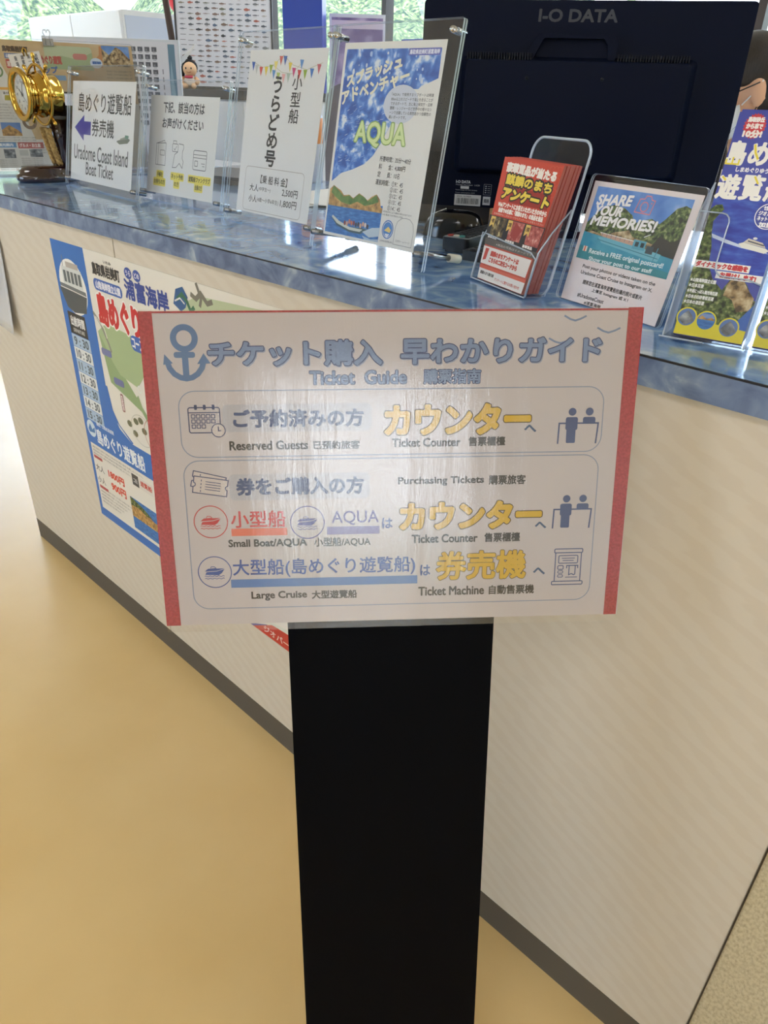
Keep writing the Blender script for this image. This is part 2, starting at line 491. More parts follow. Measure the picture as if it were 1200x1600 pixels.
M_WEAVE = noisy('woven_fabric_covering', [(0.2, '#A8997A'), (0.6, '#CFC3A2')], scale=260, detail=2, rough=0.9, bump=0.5, stretch=(1, 1, 0.6))
fp = thing('fabric_panel', 'beige woven fabric panel with thin dark edge right of cream board', 'panel', (0.6, 0.0, 0))
MB().box((-0.6315, 0.0, 0.0), (0.7, 0.02, 1.029), M_WEAVE).build('covering', fp)
MB().box((-0.6335, -0.002, 0.0), (-0.6315, 0.02, 1.029), mat('#3A3226', 0.5)).build('edge_strip', fp)

wt = thing('countertop', 'blue marbled counter top with dark front seam', 'countertop', (-0.5, 0.4, 1.03))
mb = MB().box((-2.27, -0.008, 1.029), (1.3, 0.85, HC), M_MARBLE); off = Vector((-0.5, 0.4, 1.03)); mb.v = [v - off for v in mb.v]
mb.build('top_surface', wt)
mb = MB().box((-2.272, -0.0105, 1.029), (1.3, -0.008, HC - 0.0022), M_MARBLE_EDGE); mb.v = [v - off for v in mb.v]; mb.build('front_edge', wt)
mb = MB().box((-2.272, -0.0100, HC - 0.0022), (1.3, -0.008, HC - 0.0002), mat('#15141A', 0.5)); mb.v = [v - off for v in mb.v]; mb.build('seam', wt)

# ================================================================== THE TICKET GUIDE SIGN ON ITS BLACK POST
SM = plane_matrix((-0.4141, -0.2413, 0.9637), 46.41, 14.38, 1.32)
PM = plane_matrix((-0.25164, -0.37202, 0.0), 46.41, 12.18, 1.17)
yawM = Matrix.Rotation(R(46.41), 4, 'Z')
root = thing('sign_stand', 'black post stand with landscape ticket guide board edged in red tape', 'sign stand', (-0.2516, -0.3720, 0.0), rz=R(46.41))
rinv = (Matrix.Translation((-0.2516, -0.3720, 0.0)) @ yawM).inverted()
post = MB().prism(rrect(-0.106, 0.018, 0.106, 0.845, 0.0), -0.028, -0.004, M_BLACKP)
p_o = post.build('post', root, 0.0015); p_o.matrix_basis = rinv @ PM
base = MB().prism(rrect(-0.17, -0.10, 0.17, 0.16, 0.02), 0.0, 0.012, M_BLACKP); base.build('base_plate', root, 0.002)
MB().box((-0.106, -0.030, 0.012), (0.106, 0.012, 0.030), M_BLACKP).build('post_socket', root, 0.002)
M_SIGN = mat('#D4CDD0', 0.45, name='sign_paper')
M_RED = noisy('red_cloth_tape', [(0.35, '#A82434'), (0.65, '#C23A48')], scale=420, detail=2, rough=0.4, bump=0.4)
M_FILM = clear('clear_packing_tape', tint=(0.985, 0.98, 0.975), f0=0.15, gain=0.5, rough=0.02,
               crinkle=dict(stretch=(9.0, 1.0, 1.0), scale=13.0, strength=0.09, distance=0.004))
board = MB().box((-0.2275, -0.1515, -0.0035), (0.2275, 0.150, 0.0), M_SIGN)
sb = board.build('sign_board', root); sb.matrix_basis = rinv @ SM
for name, pts in (('left', [(-227.6, -151.5), (-213.8, -151.5), (-215.6, 150.3), (-227.6, 150.3)]), ('right', [(213.6, -151.5), (226.2, -151.5), (228.4, 151.0), (214.4, 151.0)])):
    mb = MB().prism([(x / 1000, y / 1000) for x, y in pts], 0.0, 0.0005, M_RED); mb.build('red_tape', sb)
MB().box((-0.2156, 0.1485, 0.0), (0.2144, 0.1502, 0.0004), M_RED).build('red_tape', sb)

NAVY, BLUEG, INK = '#2F3F78', '#7D93BC', '#35302F'
P = Print(0.00008)
# anchor
AB = '#5B80B4'
P.ring(-189.0, 126.8, 9.6, 5.4, AB)
P.rect(-199.2, 109.5, -180.2, 114.8, AB, r=2.2)
P.rect(-192.1, 92, -186.5, 119, AB)
P.line([(-205.5, 106.5), (-203.8, 100.5), (-199.8, 95.2), (-194.5, 92.0), (-189.3, 91.0), (-184.0, 92.0), (-178.8, 95.2), (-174.8, 100.5), (-173.2, 105.5)], 5.0, AB)
P.poly([(-207.6, 113), (-209.2, 103.5), (-200.5, 104.8)], AB, 1); P.poly([(-172.6, 113.5), (-178.8, 104.0), (-166.8, 104.4)], AB, 1)
# birds
for cx, cy, w in ((165.6, 141.5, 10.2), (197.3, 130.6, 10.8), (153.0, 121.5, 11.0)):
    P.line([(cx - w, cy + 2.6), (cx - w * .45, cy - .6), (cx, cy - 1.9), (cx + w * .5, cy - .3), (cx + w, cy + 2.2)], 1.7, BLUEG)
# title, dark outline under a soft blue fill
for t, b in (('チケット購入', (-168, 102.3, -12, 123.5)), ('早わかりガイド', (6.5, 102.7, 191, 124.3))):
    P.text(t, b[0] + .8, b[1] - .9, b[2] + .8, b[3] - .9, '#97A5C4', 1, 1.7)
    P.text(t, *b, NAVY, 2, 1.7)
    P.text(t, *b, '#8198C2', 3, .85)
for t, b in (('Ticket  Guide', (-77.6, 84.6, 10.8, 96.4)), ('購票指南', (27.2, 84.2, 79.6, 96.8))):
    P.text(t, *b, NAVY, 2, 1.0); P.text(t, *b, '#7F96BF', 3, 0.35)
# two rounded boxes
P.frame(-198.6, 18.1, 197.6, 79.6, 15, 0.9, '#8C9CBA'); P.frame(-199.0, -134.5, 197.0, 14.8, 15, 0.9, '#8C9CBA')
# calendar
def calendar(x0, y0, x1, y1):
    P.frame(x0, y0 + 4.5, x1 - 4.5, y1 - 2.6, 2, 1.0, NAVY, 2); w = x1 - 4.5 - x0
    P.line([(x0, y1 - 7.2), (x1 - 4.5, y1 - 7.2)], .9, NAVY, 2)
    for k in range(3): P.rect(x0 + w * (.2 + .28 * k), y1 - 4.6, x0 + w * (.2 + .28 * k) + 2.6, y1, NAVY, 3, .8)
    for r_ in range(3):
        for k in range(5 if r_ < 2 else 3):
            P.frame(x0 + 2.7 + k * 4.55, y1 - 12.2 - r_ * 4.7, x0 + 5.9 + k * 4.55, y1 - 9.0 - r_ * 4.7, .3, .75, NAVY, 2)
    P.disc(x1 - 6.6, y0 + 6.6, 6.8, 6.8, '#DCD2D0', 3); P.ring(x1 - 6.6, y0 + 6.6, 6.2, .9, NAVY, 4)
    P.line([(x1 - 6.6, y0 + 10.2), (x1 - 6.6, y0 + 6.2), (x1 - 4.2, y0 + 6.2)], .9, NAVY, 4)
calendar(-190.4, 36.8, -157.2, 67.2)
P.rect(-159.2, 41.4, -21.4, 67.0, '#C3C2CB', 1, 5); P.text('ご予約済みの方', -149.2, 46, -29.6, 61.6, '#36497F', 3, .75)
P.text('Reserved Guests', -154.4, 24.6, -81.8, 32.8, INK, 3, .34); P.text('已預約旅客', -76.7, 24.3, -33.1, 32.0, INK, 3, .28)
def gold(t, x0, y0, x1, y1, k=1.7):
    P.text(t, x0 + 1.8, y0 + 1.6, x1 - 1.8, y1 - 1.6, '#54400E', 2, k * 1.45 + .15); P.text(t, x0 + 1.8, y0 + 1.6, x1 - 1.8, y1 - 1.6, '#E4BC18', 3, k)
gold('カウンター', -10.0, 35.8, 129.2, 65.4); P.text('へ', 123.4, 38.0, 134, 44.2, '#3C5A86', 4, .5)
P.text('Ticket Counter', -2.3, 25.3, 62.2, 33.2, INK, 3, .34); P.text('售票櫃檯', 70.1, 25.2, 105.0, 33.7, INK, 3, .28)
def desk_people(x0, y0, x1, y1):
    w, h = x1 - x0, y1 - y0; c = '#41548A'
    P.line([(x0 + 1, y0), (x0 + 1.6, y0 + h * .57), (x1 - 1, y0 + h * .57), (x1 - 2.4, y0)], 1.5, c, 2)
    P.disc(x0 + w * .34, y1 - h * .115, 3.7, 3.7, c, 3); P.disc(x0 + w * .75, y1 - h * .115, 3.7, 3.7, c, 3)
    P.rect(x0 + w * .19, y0 + h * .38, x0 + w * .48, y0 + h * .74, c, 3, 2); P.rect(x0 + w * .22, y0 + h * .02, x0 + w * .44, y0 + h * .5, c, 3, 1.2)
    P.rect(x0 + w * .60, y0 + h * .55, x0 + w * .90, y0 + h * .74, c, 3, 2)
desk_people(154.7, 25.8, 194.8, 60.2); desk_people(154.5, -58.6, 194.1, -24.6)
# tickets
def ticket(cx, cy, w, h, a, lv):
    ca, sa = math.cos(R(a)), math.sin(R(a))
    def T(p): return (cx + p[0] * ca - p[1] * sa, cy + p[0] * sa + p[1] * ca)
    n = 2.2; o = [(-w, -h), (w, -h), (w, -n), (w - 1.6, -n * .6), (w - 2, 0), (w - 1.6, n * .6), (w, n), (w, h), (-w, h), (-w, n), (-w + 1.6, n * .6), (-w + 2, 0), (-w + 1.6, -n * .6), (-w, -n)]
    P.poly([T(p) for p in o], '#DCD2D0', lv); P.line([T(p) for p in o], .9, NAVY, lv + 1, True)
    for k in range(4): P.line([T((-w * .55, -h + 1.4 + k * 3.4)), T((-w * .55, -h + 3.2 + k * 3.4))], .8, NAVY, lv + 1)
    for k in range(4): P.line([T((-w * .3, h - 4 - k * 2.5)), T((w * .6, h - 4 - k * 2.5))], .7, NAVY, lv + 1)
ticket(-176.5, -5.5, 15.5, 7.6, -14, 2); ticket(-175, -9.8, 16.0, 8.0, -9, 4)
P.rect(-157.4, -24.0, -24.0, 1.3, '#C3C2CB', 1, 5); P.text('券をご購入の方', -150.2, -18.8, -30.4, -2.9, '#36497F', 3, .75)
P.text('Purchasing Tickets', 3.4, -12.9, 85.7, -4.3, INK, 3, .34); P.text('購票旅客', 90.9, -12.8, 126.4, -3.8, INK, 3, .28)
def boat(cx, cy, r_, c):
    P.ring(cx, cy, r_, .9, c, 2)
    k = r_ / 16
    P.poly([(cx - 9.5 * k, cy - 2.5 * k), (cx - 8 * k, cy + .2 * k), (cx + 2 * k, cy + .8 * k), (cx + 9.5 * k, cy + 3 * k), (cx + 6.5 * k, cy - 1.2 * k), (cx + 3.5 * k, cy - 3.2 * k)], c, 2)
    P.poly([(cx - 9.8 * k, cy + .9 * k), (cx - 6.5 * k, cy + 3.6 * k), (cx + 1 * k, cy + 4.2 * k), (cx + 3.5 * k, cy + 1.8 * k), (cx + 9.5 * k, cy + 3.8 * k), (cx + 2 * k, cy + 1.5 * k)], c, 2)
    P.line([(cx - 4 * k, cy + 4 * k), (cx - 3 * k, cy + 5.8 * k), (cx, cy + 5.6 * k), (cx + 1.5 * k, cy + 3.8 * k)], .6 * k, c, 2)
    for j in range(2):
        P.line([(cx - 10 * k + i * k, cy - (4.2 + 2.4 * j) * k + .55 * k * math.sin(i * 1.5)) for i in range(20)], .6 * k, c, 2)
boat(-177, -44.9, 15.9, '#D1353A'); boat(-84.8, -47.3, 16.2, '#4A44A0'); boat(-176.6, -96.1, 16.0, '#3552A6')
P.text('小型船', -157.6, -51.2, -105.9, -34.8, '#D93E40', 3, .3); P.rect(-158.1, -59.6, -104.6, -52.2, '#EE7A5C', 1)
P.text('AQUA', -61.2, -50.6, -15.8, -36.4, '#5C50A0', 3, .1); P.rect(-66.1, -60.0, -15.1, -52.2, '#8478B8', 1); P.text('は', -12.3, -54.6, -2.6, -44.6, '#3E55A0', 3, .3)
P.text('Small Boat/AQUA', -161.4, -71.8, -86.1, -63.4, INK, 3, .34); P.text('小型船/AQUA', -78.8, -72.4, -24.1, -63.0, INK, 3, .2)
gold('カウンター', 4.3, -57.5, 144.4, -29.0); P.text('へ', 138.4, -57.6, 148.7, -51.8, '#3C5A86', 4, .5)
P.text('Ticket Counter', 16.6, -70.4, 81.2, -62.2, INK, 3, .34); P.text('售票櫃檯', 88.3, -70.8, 123.3, -61.8, INK, 3, .28)
P.text('大型船(島めぐり遊覧船)', -158.8, -102.6, 19.8, -83.8, '#2F50AC', 3, .25); P.rect(-161.6, -112.8, 22.2, -104.3, '#5680C6', 1)
P.text('は', 25.2, -104.4, 34.7, -93.6, '#3E55A0', 3, .3); gold('券売機', 39.9, -110.8, 131.8, -79.0, .95); P.text('へ', 138.9, -105.9, 150.0, -99.5, '#3C5A86', 4, .5)
P.text('Large Cruise', -142.2, -127.0, -88.0, -117.6, INK, 3, .34); P.text('大型遊覽船', -82.7, -126.4, -38.4, -118.0, INK, 3, .28)
P.text('Ticket Machine', 23.5, -125.9, 89.2, -116.9, INK, 3, .34); P.text('自動售票機', 94.6, -126.3, 140.0, -117.0, INK, 3, .28)
def machine(x0, y0, x1, y1):
    c = '#41548A'; w = x1 - x0
    P.frame(x0 + 1.5, y1 - 4, x1 - 1.5, y1, 1, 1.0, c, 2); P.frame(x0, y0, x1, y0 + 3.6, 1, 1.0, c, 2)
    P.line([(x0 + 2.6, y0 + 3.6), (x0 + 2.6, y1 - 4)], 1.0, c, 2); P.line([(x1 - 2.6, y0 + 3.6), (x1 - 2.6, y1 - 4)], 1.0, c, 2)
    P.frame(x0 + 6, y1 - 15, x1 - 6, y1 - 7, 1, .9, c, 2)
    P.line([(x0 + 9, y1 - 9.8), (x1 - 9, y1 - 9.8)], .8, c, 2); P.line([(x0 + 10, y1 - 12.2), (x1 - 10, y1 - 12.2)], .8, c, 2)
    P.frame(x0 + 5.5, y1 - 21.5, x0 + 11, y1 - 17.5, 1, .9, c, 2); P.frame(x0 + 5.8, y1 - 25.6, x0 + 10.8, y1 - 23, 1, .8, c, 2); P.frame(x0 + 5.8, y1 - 29.8, x0 + 10.8, y1 - 27.2, 1, .8, c, 2)
    P.line([(x0 + 14.5, y1 - 20.5), (x0 + 14.5, y1 - 17.6), (x1 - 5.5, y1 - 17.6), (x1 - 5.5, y1 - 20.5)], 1.0, c, 2)
    P.line([(x0 + 17, y1 - 18), (x0 + 17, y1 - 27.5), (x0 + 19.5, y1 - 26.2), (x0 + 22, y1 - 27.5), (x1 - 8, y1 - 26.8), (x1 - 8, y1 - 18)], 1.0, c, 2)
    P.line([(x0 + 13.5, y1 - 30), (x1 - 5.5, y1 - 30)], .8, c, 2)
machine(157.8, -117.9, 189.0, -80.1)
P.build('printed_guide', sb)
# clear packing tape over the sheet, a hand's breadth past its lower edge
film = MB()
def strip(x0, x1, y0, y1, z, nx, ny, amp, seed):
    rg = random.Random(seed); vs = []; fs = []
    ph = [rg.uniform(0, 6.28) for _ in range(4)]
    for j in range(ny + 1):
        for i in range(nx + 1):
            x = x0 + (x1 - x0) * i / nx; y = y0 + (y1 - y0) * j / ny
            vs.append((x, y, z + amp * (math.sin(x * 95 + ph[0]) + .6 * math.sin(x * 210 + ph[1] + y * 6) + .3 * math.sin(y * 34 + ph[2]))))
    for j in range(ny):
        for i in range(nx):
            a = j * (nx + 1) + i; fs.append((a, a + 1, a + nx + 2, a + nx + 1))
    film.add(vs, fs, M_FILM, True)
strip(-0.227, 0.227, -0.158, 0.1515, 0.0014, 90, 24, 0.00008, 1)
film.build('clear_tape', sb)

# ================================================================== THE TIMETABLE POSTER ON THE COUNTER FRONT
# local x, y in millimetres of the counter face: x = world x + 1.667, y = height - 0.30
PO = plane_matrix((-1.667, -0.0005, 0.300), 0, 0)
po = thing('timetable_poster', 'white and blue boat timetable poster with coast map on counter front', 'poster', M=PO)
PW, PH = 800, 690
MB().box((0, 0, 0), (PW / 1000, PH / 1000, 0.0012), mat('#E4E0D6', 0.4)).build('sheet', po)
P = Print(0.0014, 0.4)
BL = '#2B6FC0'
P.rect(0, 40, 150, 690, BL, 1)
P.poly([(0, 212), (0, 395), (150, 395), (160, 340), (185, 300), (235, 278), (PW, 278), (PW, 212)], BL, 1)
P.poly([(150, 395), (150, 330), (235, 278), (240, 282), (190, 305), (166, 340), (157, 395)], BL, 1)
P.rect(0, 0, 14, 212, BL, 2); P.rect(0, 0, 640, 26, BL, 2)
P.rect(14, 26, PW, 212, '#E4E0D6', 2)
# ferry in its white oval
P.disc(74, 597, 62, 60, '#ECECE8', 2)
P.poly([(6, 590), (30, 548), (60, 540), (118, 548), (132, 585), (70, 588)], '#4A5258', 3)
P.poly([(14, 592), (70, 590), (132, 587), (130, 596), (10, 600)], '#6E767A', 4)
P.rect(32, 598, 122, 638, '#D4D8D6', 3); P.rect(56, 638, 112, 650, '#B8AFA6', 3)
for k in range(5): P.rect(38 + k * 17, 605, 50 + k * 17, 630, '#5A6468', 4)
P.line([(40, 638), (44, 662)], 2.5, '#70787C', 3)
# departure times
P.rect(22, 488, 104, 538, '#23262C', 3); P.text('出航時間', 32, 508, 96, 530, '#E6E6E6', 4, .7); P.text('DEPARTURE', 38, 494, 90, 502, '#D0D0D0', 4, .2)
for k, t in enumerate(('9 : 30', '10 : 30', '11 : 30', '12 : 30', '13 : 30', '14 : 30', '15 : 30')):
    y = 458 - k * 30
    P.rect(22, y, 108, y + 29, '#A9C2DA' if k % 2 == 0 else '#E0E4E4', 3); P.text(t, 32, y + 5, 98, y + 24, '#44505C', 4, .8)
P.rect(22, 488, 108, 489, '#23262C', 3)
# headings
P.text('いわみ', 232, 672, 262, 678, '#4A4A4A', 3, .3)
P.text('鳥取県岩美町', 179, 644, 290, 668, '#2E2E30', 3, 1.0)
P.rect(175, 612, 292, 636, '#3A62B2', 3, 11); P.text('山陰海岸国立公園', 184, 616, 284, 632, '#E8E8F0', 4, .6)
for cx, t in ((326, 'うら'), (358, 'どめ')): P.disc(cx, 668, 14, 11, '#2F4FA2', 3); P.text(t, cx - 9, 663, cx + 9, 673, '#E8E8F0', 4, .4)
P.text('浦富海岸', 306, 618, 462, 656, '#2A4496', 3, 1.5)
P.text('島めぐり', 178, 542, 344, 606, '#F4F0EC', 3, 6.5); P.text('島めぐり', 178, 542, 344, 606, '#C8262E', 4, 3.2)
P.poly([(480, 640), (492, 668), (516, 676), (530, 660), (520, 640), (504, 630)], '#2E5C92', 3); P.line([(494, 650), (512, 662), (526, 652), (536, 636), (548, 646)], 8, '#2F6A52', 4); P.line([(486, 646), (504, 654), (518, 646)], 3, '#E0E0E0', 5)
# coast map
P.poly([(158, 520), (178, 498), (176, 482), (196, 470), (182, 456), (206, 448), (190, 432), (204, 424), (180, 410), (214, 404), (236, 420), (262, 408), (280, 398), (296, 412), (310, 380), (330, 368), (345, 392), (372, 384), (400, 420), (430, 402), (460, 440), (470, 560), (500, 620), (560, 650), (640, 660), (792, 678), (792, 560), (600, 480), (520, 420), (470, 380), (430, 350), (380, 372), (350, 350), (318, 360)], '#8FA87A', 2)
P.poly([(158, 520), (178, 498), (196, 470), (230, 440), (300, 430), (340, 470), (345, 540), (200, 545)], '#A4B98C', 3)
P.poly([(470, 560), (500, 640), (560, 668), (792, 682), (792, 600), (640, 580), (540, 540)], '#BAC6A2', 3)
P.line([(150, 560), (176, 540), (200, 500), (206, 484)], 7, '#8A8A80', 4); P.line([(158, 552), (190, 532), (196, 512)], 3, '#E0DED4', 5)
P.line([(540, 668), (556, 662), (572, 674), (590, 660), (606, 666)], 9, '#77756A', 5); P.line([(560, 690), (572, 664), (566, 650)], 7, '#77756A', 5)
for x0, y0 in ((160, 470), (196, 412)): P.rect(x0, y0, x0 + 44, y0 + 16, '#7078A6', 5, 6)
P.rect(298, 512, 350, 544, '#2F62B6', 5, 14); P.text('コース', 304, 518, 346, 538, '#F0F0F0', 6, .9)
P.ring(306, 428, 7, 3, '#E4E8E0', 5)
for cx, cy in ((238, 330), (268, 344), (258, 312), (290, 352), (300, 330)): P.disc(cx, cy, 11, 8, '#6E7058', 4, 9)
P.ring(290, 328, 44, 1.6, '#C0BEB4', 4, 36); P.ring(360, 330, 60, 1.6, '#B8746A', 4, 44)
P.rect(214, 352, 226, 394, '#8A4A48', 4, 3); P.text('菜種島', 216, 354, 224, 392, '#F0E0E0', 5, .2)
# name band and price panel
P.disc(34, 254, 22, 22, '#CFE0EC', 3); P.poly([(18, 250), (30, 266), (38, 252), (52, 262), (50, 246), (22, 242)], '#3A78B6', 4)
P.text('運航：山陰松島遊覧', 66, 272, 150, 282, '#E8EEF4', 4, .2)
P.text('島めぐり遊覧船', 58, 222, 278, 262, '#EAF0F4', 4, 1.0)
for k in range(3): P.text('浦富海岸を海から眺める約40分の船の旅をお楽しみください。', 20, 200 - k * 9, 260 - k * 30, 206 - k * 9, '#6A6A6A', 4)
P.rect(20, 172, 62, 180, '#B2464A', 4, 2)
P.text('大人', 20, 138, 62, 156, '#4A4A4A', 4, .3); P.text('1800円', 84, 140, 160, 160, '#D8402E', 4, 1.3)
P.text('小人', 20, 104, 58, 122, '#4A4A4A', 4, .3); P.text('900円', 90, 106, 160, 128, '#D8402E', 4, 1.3)
for k in range(5): P.text('※運航時間は季節や天候により変わる場合があります。', 22, 86 - k * 10, 190 - k * 18, 92 - k * 10, '#70706C', 4)
P.rect(22, 88, 66, 96, '#B2464A', 4, 2)
P.rect(206, 166, 236, 196, '#3E3E42', 4); P.rect(240, 166, 300, 196, '#DCD6CE', 4); P.text('二次元', 212, 174, 230, 186, '#E0E0E0', 5, .2); P.text('遊覧船', 244, 176, 294, 190, '#C84038', 5, .5)
P.rect(180, 36, 420, 124, M_SEA, 4); P.poly([(180, 70), (180, 118), (210, 116), (250, 100), (290, 92), (330, 100), (420, 84), (420, 70)], M_CLIFF, 5); P.poly([(180, 100), (180, 124), (240, 112), (280, 98), (250, 96), (220, 104)], M_LEAF, 6)
# red and blue ribbon at the lower right
P.poly([(640, -0.0), (700, 30), (720, 26), (690, 0)], '#4A4A9A', 3); P.poly([(652, 0), (720, 40), (PW, 46), (PW, 0)], '#C8382C', 4); P.poly([(700, 36), (730, 48), (PW, 60), (PW, 46), (730, 40)], '#D8DCD0', 4)
P.text('ジオパーク', 690, 8, 790, 24, '#F0D8D0', 5, .4)
P.build('printed_poster', po)

# laminated notice at the far left, its lower corner bent off the board
no = thing('laminated_notice', 'laminated white notice with grey print at left end of counter front', 'notice', M=plane_matrix((-2.168, -0.0005, 0.715), 0, 0))
M_LAM = clear('laminate_film', f0=0.06, gain=0.6, rough=0.06, body='#E4E6EA', body_fac=0.75, crinkle=dict(stretch=(1, 1, 1), scale=24, strength=0.5, distance=0.004))
mb = MB(); vs = []; fs = []
for j in range(13):
    for i in range(11):
        x, y = 0.212 * i / 10, 0.297 * j / 12
        k = max(0.0, (x / 0.212) * 0.6 + (1 - y / 0.297) * 0.6 - 0.45)
        vs.append((x, y, 0.002 + 0.03 * k * k))
for j in range(12):
    for i in range(10):
        a = j * 11 + i; fs.append((a, a + 1, a + 12, a + 11))
mb.add(vs, fs, M_LAM, True); so = mb.build('sheet', no)
sol = so.modifiers.new('thickness', 'SOLIDIFY'); sol.thickness = 0.0006
P = Print(0.016)
for k in range(4): P.text('券売機はこちら', 112, 150 - k * 22, 180 - k * 10, 162 - k * 22, '#5A5A58', 1, .5)
P.poly([(128, 190), (150, 214), (174, 196), (170, 182), (140, 178)], '#5E5E60', 1)
P.build('printed_text', no)

# ================================================================== CLEAR ACRYLIC SIGN STANDS
def rod(mb, x, y, z0, z1, r, m, seg=16):
    mb.tube([(x, y, z0), (x, y, z1)], r, m, seg); return mb
def plate(x0, x1, y0, y1, z0, z1, r=0.003):
    return MB().prism(rrect(x0, y0, x1, y1, r, 3), z0, z1, M_ACR, M_ACR_EDGE)
def acrylic_stand(label, O, off, yaw, tilt, paper, acr, paper_hex='#E2E2DE', top=None, legs=True, caps=False):
    """paper = (w, h), acr = (x0, x1, top) around the sheet; the plates reach down to the counter"""
    M = plane_matrix((O[0], O[1], HC + off), yaw, tilt)
    t = thing('acrylic_sign_stand', label, 'sign stand', M=M, group='clear acrylic sign stands along the counter')
    yb = -(off - 0.0012) / math.cos(R(tilt)) + 0.0012
    plate(acr[0], acr[1], yb, acr[2], 0.0008, 0.0038).build('front_plate', t)
    plate(acr[0], acr[1], yb, acr[2], -0.0038, -0.0008).build('back_plate', t)
    w, h = paper
    pg = MB().prism([(-w / 2, 0), (w / 2, 0), (w / 2, h), (-w / 2, h)], -0.0003, 0.0, mat(paper_hex, 0.6)).build('paper', t)
    for x in (acr[0] + 0.012, acr[1] - 0.012):
        s = MB(); rod(s, x, acr[2] - 0.014, -0.016, 0.009, 0.0042, M_CHROME); rod(s, x, acr[2] - 0.014, 0.009, 0.0105, 0.0034, M_CHROME); s.build('standoff_screw', t)
        if legs:
            y = max(0.0, yb + 0.012) if caps else yb + 0.013
            ln = (off + y * math.cos(R(tilt)) - 0.0044) / math.sin(R(tilt))
            ln = min(ln, 0.085 if caps or top else 0.026)
            s = MB(); rod(s, x, y, -ln, 0.010, 0.0042, M_STEEL); lg = s.build('rear_leg', t)
            if caps:
                c = MB(); rod(c, x, y, -ln - 0.001, -ln + 0.022, 0.0062, mat('#D6D4C4', 0.5)); c.build('rubber_cap', lg)
    return t, pg

# 1: island boat ticket
t, pg = acrylic_stand('clear acrylic stand with island boat ticket sheet and purple left arrow', (-1.799, 0.1954), 0.015, -3.7, 12.1, (0.336, 0.219), (-0.192, 0.200, 0.250), '#DEDEDC')
P = Print(0.00006)
P.text('島めぐり遊覧船', -132, 153, 150, 194, '#2E3034', 1, .5)
P.text('券売機', -50, 103, 68, 140, '#2E3034', 1, .5)
P.poly([(-151, 118), (-96, 147), (-96, 133), (-57, 133), (-57, 104), (-96, 104), (-96, 90)], '#4C479C', 1)
P.poly([(84, 98), (100, 93), (140, 97), (151, 104), (146, 107), (92, 101)], '#6A746A', 1); P.poly([(98, 101), (142, 107), (146, 112), (128, 110), (104, 105)], '#8E948C', 2); P.rect(126, 106, 142, 113, '#5E8A78', 3)
P.text('Uradome Coast Island', -150, 48, 145, 81, '#33353A', 1, .4); P.text('Boat Ticket', -78, 16, 74, 44, '#33353A', 1, .4)
P.build('printed_text', pg)
# 2: please call the staff
t, pg = acrylic_stand('clear acrylic stand with please-call-us sheet and three yellow captions', (-1.5057, 0.2255), 0.015, -0.1, 11.9, (0.257, 0.195), (-0.149, 0.163, 0.224), '#DADAD6')
P = Print(0.00006)
P.text('下記、該当の方は', -76, 162, 78, 183, '#33343A', 1, .5); P.text('お声がけください', -77, 132, 78, 152, '#33343A', 1, .5)
G = '#66666A'
P.line([(-96, 58), (-96, 101), (-58, 103), (-58, 58)], 1.3, G, 1, True); P.line([(-88, 101), (-88, 58)], 1, G, 1); P.line([(-94, 101), (-64, 108), (-62, 103)], 1.1, G, 1); P.frame(-80, 78, -62, 88, 1, 1.1, G, 1)
P.frame(-32, 88, -10, 103, 3, 1.3, G, 1); P.line([(-29, 103), (-29, 109), (-17, 109), (-17, 103)], 1.2, G, 1); P.line([(-26, 94), (-22, 91), (-15, 99)], 1.3, G, 1)
P.line([(-8, 104), (10, 103), (12, 96), (8, 90), (8, 76), (13, 70), (10, 57), (-2, 66), (-14, 57), (-28, 56), (-22, 82), (-10, 88)], 1.4, G, 1)
P.frame(50, 58, 98, 95, 4, 1.5, G, 1); P.line([(50, 87), (98, 87)], 1.2, G, 1); P.line([(50, 81), (98, 81)], 1.2, G, 1); P.frame(56, 65, 67, 75, 1, 1.4, G, 1); P.line([(80, 71), (93, 71)], 1.1, G, 1); P.line([(84, 66), (93, 66)], 1.1, G, 1)
Y = '#E2D35E'
for a, b, c, s1, s2 in ((-101, -52, -77, '手帳を', 'お持ちの方'), (-33, 19, -8, 'ネット予約', 'の方'), (35, 119, 76, '遊覧船ファンクラブ', '会員の方')):
    wide = b - a
    P.rect(a + (10 if wide < 50 else 0), 31, b - (10 if wide < 50 else 0), 47, Y, 1, 3); P.rect(c - (25 if wide < 50 else 16 if wide > 60 else 12), 15, c + (25 if wide < 50 else 16 if wide > 60 else 12), 32, Y, 1, 3)
    P.text(s1, a + (14 if wide < 50 else 3), 34, b - (14 if wide < 50 else 3), 44, '#4A4630', 2, .3); P.text(s2, c - (22 if wide < 50 else 13 if wide > 60 else 9), 19, c + (22 if wide < 50 else 13 if wide > 60 else 9), 29, '#4A4630', 2, .3)
P.build('printed_text', pg)
